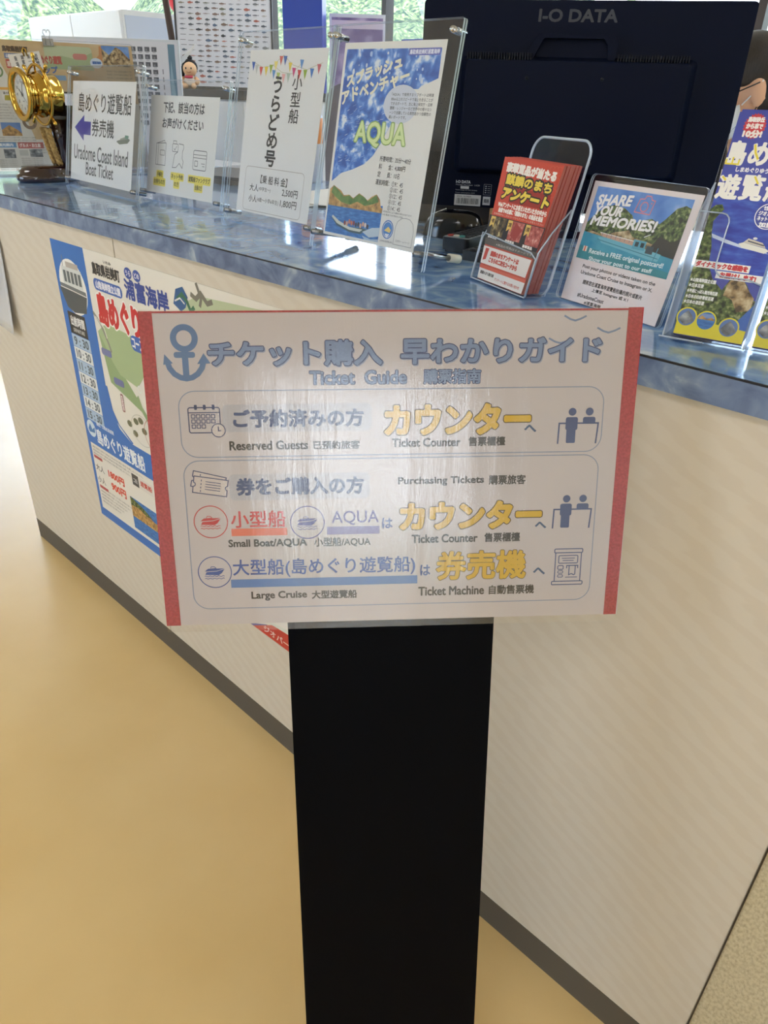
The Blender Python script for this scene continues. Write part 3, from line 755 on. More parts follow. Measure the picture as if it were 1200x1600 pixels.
# 3: small boat fares
t, pg = acrylic_stand('clear acrylic stand with small boat fare sheet under paper bunting', (-1.1289, 0.1806), 0.02, -3.7, 11.5, (0.224, 0.267), (-0.148, 0.132, 0.296), '#DCDCDA')
P = Print(0.00006)
rg = random.Random(5)
P.line([(-102, 249), (-70, 240), (-40, 242), (-10, 258), (20, 243), (60, 236), (101, 246)], .7, '#B0A880', 1)
P.line([(-40, 244), (-10, 232), (20, 230), (44, 246)], .7, '#B0A880', 1)
fl = [(-99, 248, '#3B62B4'), (-88, 243, '#B8BCB8'), (-74, 240, '#C84A44'), (-58, 240, '#E0C83A'), (-44, 243, '#94AA3A'), (-30, 248, '#E2D070'), (-16, 256, '#C4584C'), (-4, 256, '#3566B4'), (12, 246, '#DCC23C'), (24, 238, '#C8407E'), (40, 235, '#C84444'), (56, 235, '#8AA83A'), (74, 237, '#4076C0'), (92, 243, '#C05C66'), (44, 250, '#5A90CC'), (-34, 235, '#4A86C8'), (-20, 231, '#A8BC64'), (-4, 229, '#E0A8A8'), (10, 230, '#A8B8A8')]
for x, y, c in fl: P.poly([(x - 5.5, y + 1), (x + 5.5, y + .5), (x + .5, y - 14)], c, 2)
def vtext(Pr, s, cx, ytop, ybot, w, c, bold):
    n = len(s); h = (ytop - ybot) / n
    for i, ch in enumerate(s):
        vs_, _, _ = glyphs(ch); gx = max(v[0] for v in vs_) - min(v[0] for v in vs_); gy = max(v[1] for v in vs_) - min(v[1] for v in vs_)
        ww = w * min(1, gx / .9); hh = h * .86 * min(1, gy / .86)
        cy = ytop - h * (i + .5); Pr.text(ch, cx - ww / 2, cy - hh / 2, cx + ww / 2, cy + hh / 2, c, 2, bold)
vtext(P, '小型船', 38, 230, 153, 27, '#222427', .3)
vtext(P, 'うらどめ号', -18, 228, 81, 33, '#222427', .9)
P.frame(-91, 4, 89, 79, 8, .8, '#9A8F88', 1)
P.text('【乗 船 料 金】', -40, 53, 42, 67, '#3A3A3C', 2, .2)
P.text('大人', -73, 38, -45, 50, '#3A3A3C', 2, .15); P.text('(中学生～)', -44, 39, -6, 47, '#4A4A4C', 2); P.text('2,500円', 30, 37, 76, 50, '#3A3A3C', 2, .15)
P.text('小人', -73, 19, -47, 31, '#3A3A3C', 2, .15); P.text('(4歳～小学6年生)', -46, 20, 22, 29, '#4A4A4C', 2); P.text('1,800円', 28, 19, 76, 32, '#3A3A3C', 2, .15)
P.build('printed_text', pg)
# 4: splash adventure
t, pg = acrylic_stand('clear acrylic stand with blue splash adventure speedboat sheet', (-0.8085, 0.1091), 0.025, -3, 10.2, (0.2008, 0.261), (-0.128, 0.1255, 0.2835), '#E0DFDA', caps=True)
P = Print(0.00006)
P.poly([(-95, 253), (93, 251.6), (95, 217), (80, 212), (66, 208), (52, 196), (34, 186), (23, 168), (12, 150), (3, 135), (-10, 118), (-26, 106), (-50, 97), (-75, 90), (-95, 77)], M_SPLASH, 1)
rg = random.Random(11)
for k in range(46):
    x = rg.uniform(-88, 84); y = rg.uniform(196, 248)
    if x > 40 and y < 212: continue
    a = rg.uniform(.8, 3.2); P.disc(x, y, a, a * rg.uniform(1, 1.7), rg.choice(['#A8C0E0', '#D8DEE6', '#7FA4D8', '#C2CCDA']), 2, 10)
for k in range(150):
    x = rg.uniform(-92, 8); y = rg.uniform(98, 182)
    if y < 100 + (x + 40) * .9: continue
    P.line([(x, y), (x + rg.uniform(2, 7), y + rg.uniform(.4, 2.5))], rg.uniform(.3, .8), rg.choice(['#9CB8E0', '#C8D4E6', '#24509E']), 2)
P.disc(32, 185, 34, 24, mat('#C8CEDA', 0.5), 3); P.rect(20, 166, 98, 204, '#E0DFDA', 2)
P.rect(33, 243.5, 92, 252, '#5A62B4', 3); P.text('鳥取県岩美町浦富海岸', 35, 245, 90, 250.5, '#E0E2F0', 4, .2)
def slant(s, A, B, h, c, lv, bold):
    d = (Vector(B) - Vector(A)); n = Vector((-d.y, d.x)).normalized() * h
    P.textq(s, Vector(A) + n, Vector(B) + n, B, A, c, lv, bold)
slant('スプラッシュ', (-85, 204), (24, 230), 16, '#E6E2C8', 4, .9)
slant('アドベンチャー', (-92, 181), (42, 212), 17, '#E6E2C8', 4, .9)
for k, s in enumerate(('「AQUA」で使用するリブボートは時速', '80km以上のスピードで海上を走ることが', 'できるボートで、主に海上保安庁・沿岸', '警察・レンジャーなど世界中の様々なシ', 'ーンで活躍している高性能かつ信頼性の', '高いボートです。')):
    y = 195 - k * 5.6; P.text(s, 12, y, 92 if k < 5 else 46, y + 4.2, '#46484E', 4, .05)
P.text('AQUA', -54, 130, 51, 161, '#8FB060', 4, 2.4); P.text('AQUA', -54, 130, 51, 161, '#D4E2A4', 5, .8)
for s, b in (('所要時間：35分～40分', (6, 112, 69, 119)), ('料　　金：4,000円', (6, 101.5, 60, 109)), ('定　　員：10名', (5.5, 91.5, 51, 99)), ('運航時間：①9：45', (4, 81, 60, 88.5)), ('②10：45', (36, 73.5, 62, 80)), ('③12：45', (36, 65.5, 62, 72)), ('④13：45', (36, 57.5, 62, 64)), ('⑤14：45', (36, 49.5, 62, 56))):
    P.text(s, *b, '#44464A', 4, .04)
P.text('※気象条件により運休の場合があります。', 28, 46, 88, 48.6, '#5A5A5E', 4); P.text('※お電話での予約も可能', 28, 42, 70, 44.6, '#5A5A5E', 4)
P.poly([(-97, 4), (26, 4), (26, 54), (-97, 45)], M_SEA, 2)
P.poly([(-96, 43), (-96, 66), (-88, 72), (-80, 69), (-70, 66), (-62, 60), (-50, 62), (-40, 58), (-28, 66), (-16, 62), (-8, 58), (0, 64), (10, 68), (18, 62), (22, 52), (26, 50), (26, 44)], M_CLIFF, 3)
P.poly([(-92, 62), (-88, 71), (-80, 68), (-72, 64), (-62, 58), (-50, 61), (-40, 57), (-28, 65), (-14, 61), (-8, 57), (4, 64), (10, 67), (16, 58), (4, 54), (-12, 50), (-30, 54), (-46, 48), (-66, 50), (-82, 56)], M_HILLP, 4)
P.poly([(-84, 26), (-70, 16), (-40, 10), (-14, 10), (0, 18), (-12, 19), (-40, 17), (-66, 22), (-82, 30)], '#3E5A62', 5); P.poly([(-84, 27), (-70, 19), (-40, 13), (-16, 13), (-10, 17), (-40, 17), (-66, 23), (-82, 30)], '#C8CCC4', 6)
for k in range(11): P.disc(-52 + k * 5.2, 22 + rg.uniform(-2, 3), 2.3, 3.6, rg.choice(['#C87858', '#8A3A34', '#D8C8B8', '#3A3A44', '#D0A080']), 7, 8)
P.poly([(-10, 14), (10, 22), (26, 24), (26, 12), (6, 8)], '#B8C8D4', 6); P.poly([(-10, 9), (10, 6), (26, 8), (26, 4), (-4, 4)], '#A8C0D4', 6)
P.ring(43, 24, 11, 1.6, '#4A78B8', 3, 12); P.disc(43, 24, 9.4, 10.2, '#4F86C8', 3); P.poly([(36, 22), (44, 28), (50, 24), (48, 20)], '#E2C878', 4); P.poly([(38, 18), (43, 12), (48, 18)], '#E0E4E8', 4); P.text('山陰松島遊覧(株)', 30, 6, 56, 9, '#50505A', 3)
P.line([(58, 6), (58, 28), (61, 37), (69, 42), (77, 43), (85, 42), (92, 37), (95, 28), (95, 6)], .7, '#8A8A90', 3, True); P.text('公式ホームページ', 62, 10, 91, 13, '#50505A', 3)
P.build('printed_page', pg)

# ================================================================== SHARE-YOUR-MEMORIES CARD
SMx = plane_matrix((-0.4051, 0.1086, HC + 0.0012), -14.8, 13.3)
sh = thing('card_holder', 'clear slanted card holder with pink share-your-memories card', 'card holder', M=SMx)
MB().prism(rrect(-0.083, 0.0, 0.081, 0.146, 0.006), 0.0006, 0.0022, M_ACR, M_ACR_EDGE).build('front_sheet', sh)
MB().prism(rrect(-0.083, 0.0, 0.081, 0.146, 0.006), -0.0022, -0.0006, M_ACR, M_ACR_EDGE).build('back_sheet', sh)
fl_ = MB(); ca = math.sin(R(13.3)); sa = math.cos(R(13.3))
fl_.add([(-0.08, 0.0, -0.002), (0.078, 0.0, -0.002), (0.078, ca * 0.06 + 0.0005, -0.002 - sa * 0.06), (-0.08, ca * 0.06 + 0.0005, -0.002 - sa * 0.06),
         (-0.08, 0.0018, -0.002), (0.078, 0.0018, -0.002), (0.078, ca * 0.06 + 0.0023, -0.002 - sa * 0.06), (-0.08, ca * 0.06 + 0.0023, -0.002 - sa * 0.06)],
        [(0, 3, 2, 1), (4, 5, 6, 7), (0, 1, 5, 4), (1, 2, 6, 5), (2, 3, 7, 6), (3, 0, 4, 7)], M_ACR)
fl_.build('foot', sh)
cd = MB().prism([(-0.0745, 0.001), (0.0745, 0.001), (0.0775, 0.1385), (-0.0775, 0.1385)], -0.0003, 0.0, noisy('pale_pink_card', [(0.4, '#EAD9D4'), (0.6, '#E6DCDC')], scale=24)).build('card', sh)
P = Print(0.00006)
P.rect(-70, 51, 67.6, 133, M_SKYP, 1)
P.poly([(-70, 80), (-70, 92), (-60, 104), (-48, 112), (-36, 116), (-20, 114), (-6, 108), (0, 100), (8, 104), (22, 108), (34, 104), (40, 110), (50, 122), (60, 126), (67.6, 124), (67.6, 76), (10, 72)], M_LEAF, 2)
P.poly([(-70, 80), (-60, 84), (-40, 82), (-20, 88), (-4, 92), (4, 86), (40, 82), (67.6, 90), (67.6, 74), (0, 70)], M_ROCK, 3)
P.poly([(28, 72), (40, 92), (58, 88), (67.6, 94), (67.6, 70)], '#2E2A26', 4)
P.poly([(-70, 51), (67.6, 51), (67.6, 72), (30, 75), (-10, 78), (-70, 82)], noisy('printed_teal_sea', [(0.3, '#2C86A8'), (0.7, '#46A4B8')], scale=40), 5)
P.poly([(-70, 51), (67.6, 51), (67.6, 58), (-70, 66)], '#3A8A92', 5.5)
P.poly([(-46, 79), (-38, 73), (38, 66), (48, 66), (50, 74), (10, 78), (-20, 80)], '#6FB4C4', 6); P.poly([(-44, 84), (-40, 80), (8, 77), (8, 82)], '#C9A08C', 7)
P.line([(-44, 84), (8, 82)], .9, '#E8E4DC', 8); P.line([(-46, 76), (48, 69)], .8, '#3A7A8A', 8)
for k in range(7): P.line([(-40 + k * 7, 84), (-40 + k * 7, 79)], .6, '#5A7A84', 8)
P.rect(8, 74, 26, 84, '#5AA0B6', 8); P.rect(11, 77, 16, 82, '#24343C', 9); P.rect(19, 77, 24, 82, '#24343C', 9); P.rect(28, 72, 38, 80, '#3C4C54', 8); P.line([(44, 80), (42, 66)], 1.2, '#4A8AA4', 8); P.line([(20, 88), (28, 92)], 1, '#D8DCDC', 8)
W_ = '#F2F0EE'
P.textq('SHARE', (-62, 124), (-12, 128), (-14, 117), (-64, 113), W_, 9, .7); P.textq('YOUR', (-62, 112), (-20, 114.5), (-22, 104.5), (-64, 102), W_, 9, .7); P.textq('MEMORIES!', (-62, 100.5), (32, 106), (30, 95), (-64, 90.5), W_, 9, .7)
cm_ = [(-5, 112), (-2, 126), (4, 126.5), (5.5, 130), (12, 130), (14, 126.5), (19, 126), (17, 111.5)]
P.line(cm_, 1.1, '#E08A94', 9, True); P.ring(6.5, 118.5, 5, 1.1, '#E08A94', 9); P.disc(15, 123, .9, .9, '#E08A94', 9)
P.rect(-63, 60, -56.5, 66, '#E0D8CC', 9); P.rect(-61, 60, -59, 66, '#D8603C', 10)
P.textq('Receive a FREE original postcard!', (-52, 64.5), (58, 66), (58, 59.5), (-52, 57.5), '#DCEAEA', 9, .2); P.textq('Show your post to our staff', (-49, 55.5), (46, 57.5), (46, 52), (-49, 49.5), '#DCEAEA', 9, .2)
for s, q in (('Post your photos or videos taken on the', (-55, 45.4, 56, 40.5)), ('Uradome Coast Cruise to Instagram or X.', (-55, 38.4, 55, 33.4)), ('請將您在浦富海岸遊覽船拍攝的照片或影片', (-47, 28.6, 45, 23.5)), ('上傳至 Instagram 或 X !', (-29, 21.5, 27.5, 17)), ('#UradomeCoast', (-49, 12.6, -6, 7.6)), ('#浦富海岸', (-35, 5.8, -8, 1.6)), ('#遊覽船', (6, 6.5, 30, 2.3))):
    P.text(s, q[0], q[3], q[2], q[1], '#4A4444', 2, .12)
P.build('printed_card', cd)

# ================================================================== RED LEAFLETS IN A CLEAR HOLDER
FM = plane_matrix((-0.5588, 0.115, HC + 0.0030), -20.5, 12.9)
ho = thing('leaflet_holder', 'clear rounded holder carrying red prize survey leaflets', 'leaflet holder', M=FM)
mb = MB().prism(rrect(-0.050, 0.0055, 0.064, 0.184, 0.018, 8), -0.0240, -0.0222, M_ACR, M_ACR_EDGE)
mb.tube([(x, y, -0.0231) for x, y in rrect(-0.050, 0.002, 0.064, 0.184, 0.018, 8)], 0.0016, M_ACR_EDGE, 8, closed=True); mb.build('back_plate', ho)
lip = [(-0.064, -0.002), (0.062, -0.002), (0.062, 0.044), (0.050, 0.050), (-0.052, 0.057), (-0.064, 0.058)]
mb = MB().prism(lip, 0.0075, 0.0093, M_ACR, M_ACR_EDGE); mb.tube([(x, y, 0.0084) for x, y in lip], 0.0011, M_ACR_EDGE, 8, closed=True); mb.build('front_lip', ho)
def side(x, name):
    pts = [(-0.0222, 0.0045), (0.0075, -0.0015), (0.0075, 0.052), (-0.004, 0.078), (-0.0222, 0.108)]
    m_ = Matrix(((0, 0, 1, x), (0, 1, 0, 0), (1, 0, 0, 0), (0, 0, 0, 1)))
    mb = MB().prism(pts, 0.0, 0.0016, M_ACR, M_ACR_EDGE, M=m_); mb.tube([(z, y, 0.0008) for z, y in pts[1:]], 0.0011, M_ACR_EDGE, 8, M=m_); mb.build(name, ho)
side(-0.064, 'side_wall'); side(0.0615, 'side_wall')
MB().prism([(-0.0235, 0.0040), (0.0092, -0.0028), (0.0092, -0.0014), (-0.0235, 0.0054)], -0.064, 0.063, M_ACR, M=Matrix(((0, 0, 1, 0), (0, 1, 0, 0), (1, 0, 0, 0), (0, 0, 0, 1)))).build('floor_plate', ho)
M_REDL = mat('#C5452F', 0.42); M_PGEDGE = mat('#B4685E', 0.7)
for k in range(6):
    z1 = 0.0062 - k * 0.0042
    lb = 'front red leaflet with gold title in the clear holder' if k == 0 else 'red leaflet stacked behind the front one in clear holder'
    LM = FM @ Matrix.Translation((0.0008 * (k % 3), 0.0002 + (0.0062 - z1) * 0.225, z1))
    lf = thing('survey_leaflet', lb, 'leaflet', M=LM, group='red survey leaflets')
    w0, w1, h = 0.0515, 0.060, 0.152
    MB().prism([(-w0, 0.0), (w0, 0.0), (w1, h - 0.001), (-w1 - 0.004, h)], -0.0038, 0.0, M_REDL if k == 0 else mat('#B8483A', 0.5), M_PGEDGE).build('pages', lf)
    if k: continue
    P = Print(0.00006)
    for a in range(5):
        for b in range(3): P.ring(40 + b * 7 - (a % 2) * 3.5, 120 + a * 6, 5.0, .4, '#D0624A', 1); 
    P.textq('豪華賞品が当たる', (-53, 146), (52, 143), (51, 132.5), (-52, 135.5), '#EFE6DC', 2, .9)
    for bold, c, lv in ((3.0, '#2E2420', 2), (1.2, '#E6CC4C', 3)):
        P.textq('麒麟のまち', (-48, 133), (50, 129.5), (49, 118.5), (-46, 121), c, lv, bold if c == '#2E2420' else .7); P.textq('アンケート', (-46, 116.5), (53, 113.5), (51, 102), (-48, 104.5), c, lv, bold)
    P.rect(-30, 100, 52, 118, '#9A2A20', 1)
    P.text('Webアンケートにお答えいただいた方の中から', -50, 93, 54, 99, '#F2E8DE', 2, .35); P.text('抽選で40名様に「麒麟のまち」の逸品を進呈', -46, 86.5, 50, 92, '#F2E8DE', 2, .35); P.text('応募期間中に二次元コードからアンケートにお答えください', -54, 82.5, 54, 85, '#E8C8B8', 2)
    P.poly([(-59, 52), (56, 52), (60, 81), (-62, 81)], '#27242A', 2)
    for x0, m_, nm in ((-57, M_DARKF, '一等賞'), (-17, M_MEAT, '二等賞'), (22, M_MEAT, '三等賞')):
        P.poly([(x0 + 6, 57), (x0 + 34, 57), (x0 + 36, 80), (x0 + 5, 80)], m_, 3); P.poly([(x0, 66), (x0 + 6, 70), (x0 + 10, 66), (x0 + 10, 80), (x0, 80)], '#D8B860', 4); P.text(nm, x0 + 1.5, 72, x0 + 8.5, 77, '#5A3A20', 5, .2); P.text('豪華賞品', x0 + 4, 53, x0 + 24, 56.5, '#E8E2DC', 4, .2)
    P.poly([(-14 + 8, 62), (8, 58), (16, 72), (0, 79)], '#9A3A34', 5)
    P.poly([(-57, 44), (58, 44), (58.6, 52), (-58, 52)], '#5A5450', 3); P.text('※賞品の写真はイメージです', -30, 46, 50, 49, '#C8C0B8', 4)
    P.poly([(-54, 20), (50, 20), (52, 42), (-56, 42)], '#EAE0D8', 4); P.poly([(-51, 24), (-44, 26), (-42, 40), (-50, 40)], '#C8402E', 5)
    P.text('麒麟のまちアンケートは', -36, 32, 28, 38, '#C8402E', 5, .5); P.text('こちらの二次元コードから', -36, 24, 28, 30, '#C8402E', 5, .5)
    P.poly([(-53, 14), (52.5, 14), (53, 18), (-54, 18)], '#D8604A', 4); P.poly([(-51.5, 0.5), (51.5, 0.5), (52.5, 14), (-53, 14)], '#EAE4DE', 4)
    P.text('麒麟のまち観光局', -48, 7, -16, 11, '#504A48', 5, .2); P.text('アンケートに関するお問い合わせ', -12, 4, 44, 8, '#C8402E', 5, .1)
    P.build('printed_cover', lf)

# ================================================================== BLUE BROCHURES IN A TWO-POCKET RACK
BM = plane_matrix((-0.2704, 0.0736, HC + 0.0045), 10.9, 21.9)
rk = thing('brochure_rack', 'clear two-pocket brochure rack at right end of the counter', 'brochure rack', M=BM)
def pocket_front(dx):
    pts = [(-0.041, -0.003), (0.037, -0.003), (0.037, 0.060), (0.024, 0.064)] + [(-0.0005 + 0.010 * math.cos(R(a)), 0.074 + 0.010 * math.sin(R(a))) for a in (-90, -112, -135, -158, -180)] + [(-0.0105, 0.112)] + [(-0.0185 + 0.008 * math.cos(R(a)), 0.117 + 0.008 * math.sin(R(a))) for a in (0, 30, 60, 90)] + [(-0.041, 0.125)]
    pts = [(x + dx, y) for x, y in pts]
    mb = MB().prism(pts, 0.0040, 0.0058, M_ACR, M_ACR_EDGE); mb.tube([(x, y, 0.0049) for x, y in pts[2:]], 0.0008, M_ACR_EDGE, 8); return mb
for dx in (0, 0.0795): pocket_front(dx).build('pocket_front', rk)
for x in (-0.042, 0.0385, 0.118):
    MB().prism([(-0.030, 0.0105), (0.0058, -0.0042), (0.0058, 0.125), (-0.030, 0.165)], x, x + 0.0016, M_ACR_EDGE, M=Matrix(((0, 0, 1, 0), (0, 1, 0, 0), (1, 0, 0, 0), (0, 0, 0, 1)))).build('divider', rk)
MB().prism(rrect(-0.042, 0.0112, 0.1196, 0.225, 0.012), -0.0318, -0.030, M_ACR, M_ACR_EDGE).build('back_plate', rk)
MB().prism([(-0.0318, 0.0095), (0.0058, -0.0056), (0.0058, -0.0044), (-0.0318, 0.0107)], -0.042, 0.1196, M_ACR, M=Matrix(((0, 0, 1, 0), (0, 1, 0, 0), (1, 0, 0, 0), (0, 0, 0, 1)))).build('floor_plate', rk)
MB().box((-0.044, -0.0055, 0.0058), (0.000, -0.004, 0.012), M_ACR_EDGE).build('foot_tab', rk)
M_BLUEB = mat('#3B46A6', 0.3); M_SEAB = noisy('printed_deep_sea', [(0.35, '#3440A4'), (0.55, '#3D56B8'), (0.7, '#4C6CC4')], scale=60, stretch=(1, 3, 1))
def brochure_print(par, second):
    P = Print(0.00006, 0.3)
    P.rect(-32, 0, 36, 222, M_BLUEB, 1); P.rect(-32, 60, 36, 140, M_SEAB, 1.5)
    st = []
    for k in range(48):
        a = 2 * PI * k / 48; r_ = 1.0 if k % 2 == 0 else .86; st.append((-14.5 + 10.8 * r_ * math.cos(a), 209 + 12.6 * r_ * math.sin(a)))
    P.poly(st, '#C8343C', 2); P.text('鳥取砂丘', -22, 213, -7, 217.5, '#F4ECE8', 3, .35); P.text('から車で', -22, 206.5, -7, 211.5, '#F4ECE8', 3, .35); P.text('10分!', -23, 198.5, -6, 205, '#F4ECE8', 3, .6)
    P.text('浦富海岸', 4, 196, 34, 204, '#F0F0F4', 3, .6)
    P.text('島', -34 + 3, 172, -15, 194, '#F2F0EA', 3, 1.0); P.text('め', -11, 173, 6, 193.5, '#F2F0EA', 3, 1.0); P.text('ぐり', 9, 175, 34, 192, '#F2F0EA', 3, 1.0)
    P.line([(-31, 177), (-31, 172.4), (-19, 172.4), (-19, 177)], 1.6, '#E8D43C', 4); P.line([(-25, 179), (-25, 172.4)], 1.6, '#E8D43C', 4); P.line([(-8.6, 192), (-6, 184), (-2, 178)], 2, '#E8D43C', 4)
    P.text('しまめぐりゆうらんせん', -19.5, 165.4, 30, 169.8, '#E8E8F0', 3, .25)
    P.text('遊', -31.5, 139, -12, 162, '#F2F0EA', 3, 1.0); P.text('覧', -9, 139.5, 10.5, 163, '#F2F0EA', 3, 1.0); P.text('船', 14, 140, 34, 163, '#F2F0EA', 3, 1.0)
    P.line([(-30, 160), (-26, 156.5)], 1.8, '#E8D43C', 4); P.line([(0, 162), (5, 155)], 1.8, '#E8D43C', 4)
    P.disc(23.5, 125.5, 12.2, 12.2, '#3040A0', 2); P.ring(23.5, 125.5, 12.2, .8, '#F0F0F4', 3); P.text('世界', 17, 131, 30, 135, '#F0F0F4', 3, .2); P.text('ジオパーク', 14, 126, 33, 130, '#F0F0F4', 3, .2); P.text('ネットワーク', 14, 121, 33, 125, '#F0F0F4', 3, .2); P.text('加盟', 17, 115, 30, 119.5, '#F0F0F4', 3, .3)
    P.poly([(-32, 45), (-32, 128), (-28, 132), (-22, 133), (-19, 128), (-23, 122), (-26, 116), (-24, 104), (-20, 90), (-18, 74), (-10, 60), (2, 50), (8, 64), (16, 66), (24, 58), (34, 44), (36, 44), (36, 12), (-32, 16)], M_LEAF, 2)
    P.poly([(4, 40), (6, 58), (12, 66), (20, 62), (26, 54), (34, 46), (34, 34), (20, 30)], M_ROCK, 3); P.poly([(-6, 36), (2, 46), (14, 42), (22, 30), (14, 20), (-4, 20)], M_LEAF, 4)
    P.poly([(24, 20), (36, 40), (36, 10), (28, 10)], '#2C62B4', 4)
    P.poly([(-24, 104), (-6, 99), (6, 96), (30, 92), (34, 90), (8, 93), (-8, 96), (-22, 100)], '#C8D4EC', 3)
    P.poly([(4, 97), (8, 93.5), (30, 90), (34, 93), (30, 95), (8, 98.5)], '#E8E6DC', 4); P.poly([(8, 98.5), (12, 103), (26, 100), (30, 95.5)], '#CFC8B8', 4); P.line([(12, 100.5), (28, 97.5)], 1.2, '#4A5060', 5); P.disc(18, 103.5, 2, 1.2, '#E0E0DC', 5)
    P.rect(-32, 69.5, 22, 76.8, '#F0EEEA', 4); P.text('ダイナミックな感動を', -30, 70.6, 20, 75.8, '#C8303A', 5, .4); P.rect(-8, 61, 36, 68.4, '#F0EEEA', 4); P.text('お届けします!', -4, 62.2, 30, 67.2, '#C8303A', 5, .4)
    for k, s in enumerate(('★山陰海岸国立公園', '★日本百景', '★平成にっぽん観光地百選', '★日本の白砂青松百選', '★日本の渚百選')): P.text(s, -31, 54.8 - k * 5.6, -31 + 2.6 * len(s) + (2 if k != 2 else -1), 58.6 - k * 5.6, '#F2F2EE', 5, .15)
    P.poly([(-32, 0.4), (36, 0.4), (36, 13.5), (-32, 18.5)], '#E3D32C', 5)
    for cx, cy, m_ in ((-23.4, 18.5, M_GREYP), (-3.8, 17.6, M_SEA), (19.3, 14.2, M_GREYP)):
        P.disc(cx, cy, 10.2, 10.2, '#E3D32C', 6); P.disc(cx, cy, 8.8, 8.8, m_ if m_ is M_SEA else mat('#5C7CB4', .4), 7)
        if m_ is M_SEA: P.poly([(cx - 8.5, cy + 1), (cx - 5, cy + 5), (cx, cy + 2), (cx + 5, cy + 4), (cx + 8.5, cy + 1)], M_CLIFF, 8); P.poly([(cx - 8, cy + 3), (cx + 8, cy + 3), (cx + 5, cy + 7), (cx - 5, cy + 7)], '#7C98CC', 7.5)
        else: P.poly([(cx - 8, cy - 3), (cx - 4, cy + 3), (cx, cy + 7), (cx + 5, cy + 2), (cx + 8, cy - 3), (cx, cy - 8.6)], M_GREYP, 8)
    return P.build('printed_cover', par)
for px, names in ((0.0, 'left'), (0.0780, 'right')):
    for k in range(3):
        z1 = 0.0026 - k * 0.0085
        lb = {('left', 0): 'front blue island cruise brochure in left rack pocket', ('right', 0): 'front blue cruise brochure in the cut-off right rack pocket'}.get((names, k), 'blue brochure behind the front one in %s rack pocket' % names)
        br = thing('cruise_brochure', lb, 'brochure', M=BM @ Matrix.Translation((px, 0.0006 + (0.0035 - z1) * 0.402 + (0.003 if k else 0), z1)), group='blue cruise brochures in the rack')
        MB().box((-0.032, 0.0, -0.0075), (0.036, 0.2222 - 0.0006 * k, 0.0), M_BLUEB).build('pages', br)
        if k == 0: brochure_print(br, px > 0)

# ================================================================== COMPUTER MONITOR SEEN FROM BEHIND
MM = plane_matrix((-0.7655, 0.5656, 1.0995), 30, 3)
mo = thing('computer_monitor', 'large black computer monitor seen from behind on the counter', 'monitor', M=MM)
MB().prism(rrect(-0.270, 0.0, 0.270, 0.325, 0.006), -0.026, 0.0, M_MONITOR).build('rear_shell', mo, 0.002)
MB().prism(rrect(-0.267, 0.003, 0.267, 0.322, 0.004), -0.028, -0.0262, mat('#14161A', 0.1)).build('screen', mo)
def loft(mb, a, z0, b, z1, m):
    n = len(a); mb.add([(x, y, z0) for x, y in a] + [(x, y, z1) for x, y in b], [(i, (i + 1) % n, n + (i + 1) % n, n + i) for i in range(n)] + [tuple(range(n, 2 * n))], m)
mb = MB(); loft(mb, rrect(-0.198, 0.058, 0.196, 0.244, 0.01), 0.0, rrect(-0.186, 0.066, 0.184, 0.236, 0.008), 0.026, M_MONITOR); bulge = mb.build('rear_bulge', mo, 0.002)
for s_ in (-1, 1):
    mb = MB()
    for x in range(26):
        xx = s_ * (0.072 + 0.0045 * x) - 0.005
        if abs(xx) <= 0.186: mb.box((xx - 0.0011, 0.2365, 0.012), (xx + 0.0011, 0.2475, 0.0215), mat('#11141D', 0.5, spec=0.2))
    mb.box((min(-0.005 + s_ * 0.072, -0.005 + s_ * 0.184), 0.2368, 0.0120), (max(-0.005 + s_ * 0.072, -0.005 + s_ * 0.184), 0.2376, 0.0200), M_MONITOR)
    mb.build('vent_grille', bulge)
for x, y in ((-0.080, 0.210), (0.046, 0.211), (0.046, 0.083), (-0.080, 0.083)):
    mb = MB(); mb.tube([(x, y, 0.0262), (x, y, 0.0268)], 0.0030, mat('#3A3E46', 0.35, 0.6), 14); mb.tube([(x, y, 0.0268), (x, y, 0.0270)], 0.0021, mat('#05060A', 0.6), 14); mb.build('mounting_hole', bulge)
# carrying recess
outer = [(-0.088, 0.238), (0.062, 0.238), (0.064, 0.262), (0.054, 0.276), (-0.066, 0.276), (-0.076, 0.268)]
inner = [(-0.074, 0.2385), (0.051, 0.2385), (0.047, 0.262), (0.040, 0.270), (-0.058, 0.270), (-0.062, 0.264)]
mb = MB(); n = 6
mb.add([(x, y, 0.0) for x, y in outer] + [(x, y, 0.014) for x, y in outer] + [(x, y, 0.014) for x, y in inner] + [(x, y, 0.001) for x, y in inner],
       [(i, (i + 1) % n, n + (i + 1) % n, n + i) for i in range(n)] + [(n + i, n + (i + 1) % n, 2 * n + (i + 1) % n, 2 * n + i) for i in range(n)] + [(2 * n + i, 2 * n + (i + 1) % n, 3 * n + (i + 1) % n, 3 * n + i) for i in range(n)] + [tuple(range(3 * n, 4 * n))], M_MONITOR)
mb.build('carry_recess', mo, 0.0015)
P = Print(0.0002); GL = '#363942'
P.text('I-O DATA', -72, 295, 56, 312, GL, 1, .9); P.build('maker_mark', mo)
P = Print(0.0002)
P.text('I-O DATA', -191, 40, -164, 44.5, '#C8CCD2', 1, .3)
for k, s in enumerate(('Model Number  LCD', 'Rated voltage AC100V 50/60Hz', 'Power consumption 22W')): P.text(s, -191, 36 - k * 4.6 - (4.6 if k else 0), -146 - k * 4, 38.4 - k * 4.6 - (4.6 if k else 0), '#A8ACB4', 1)
P.rect(-182, 30.4, -166, 35, '#C8CCD2', 1)
P.rect(-192, 1.4, -142, 20.6, '#C4C6CA', 1); rg = random.Random(2); x = -187.5
while x < -146:
    w = rg.choice((.4, .7, 1.1)); P.rect(x, 4.5, x + w, 14.5, '#24262C', 2); x += w + rg.choice((.4, .6, .9))
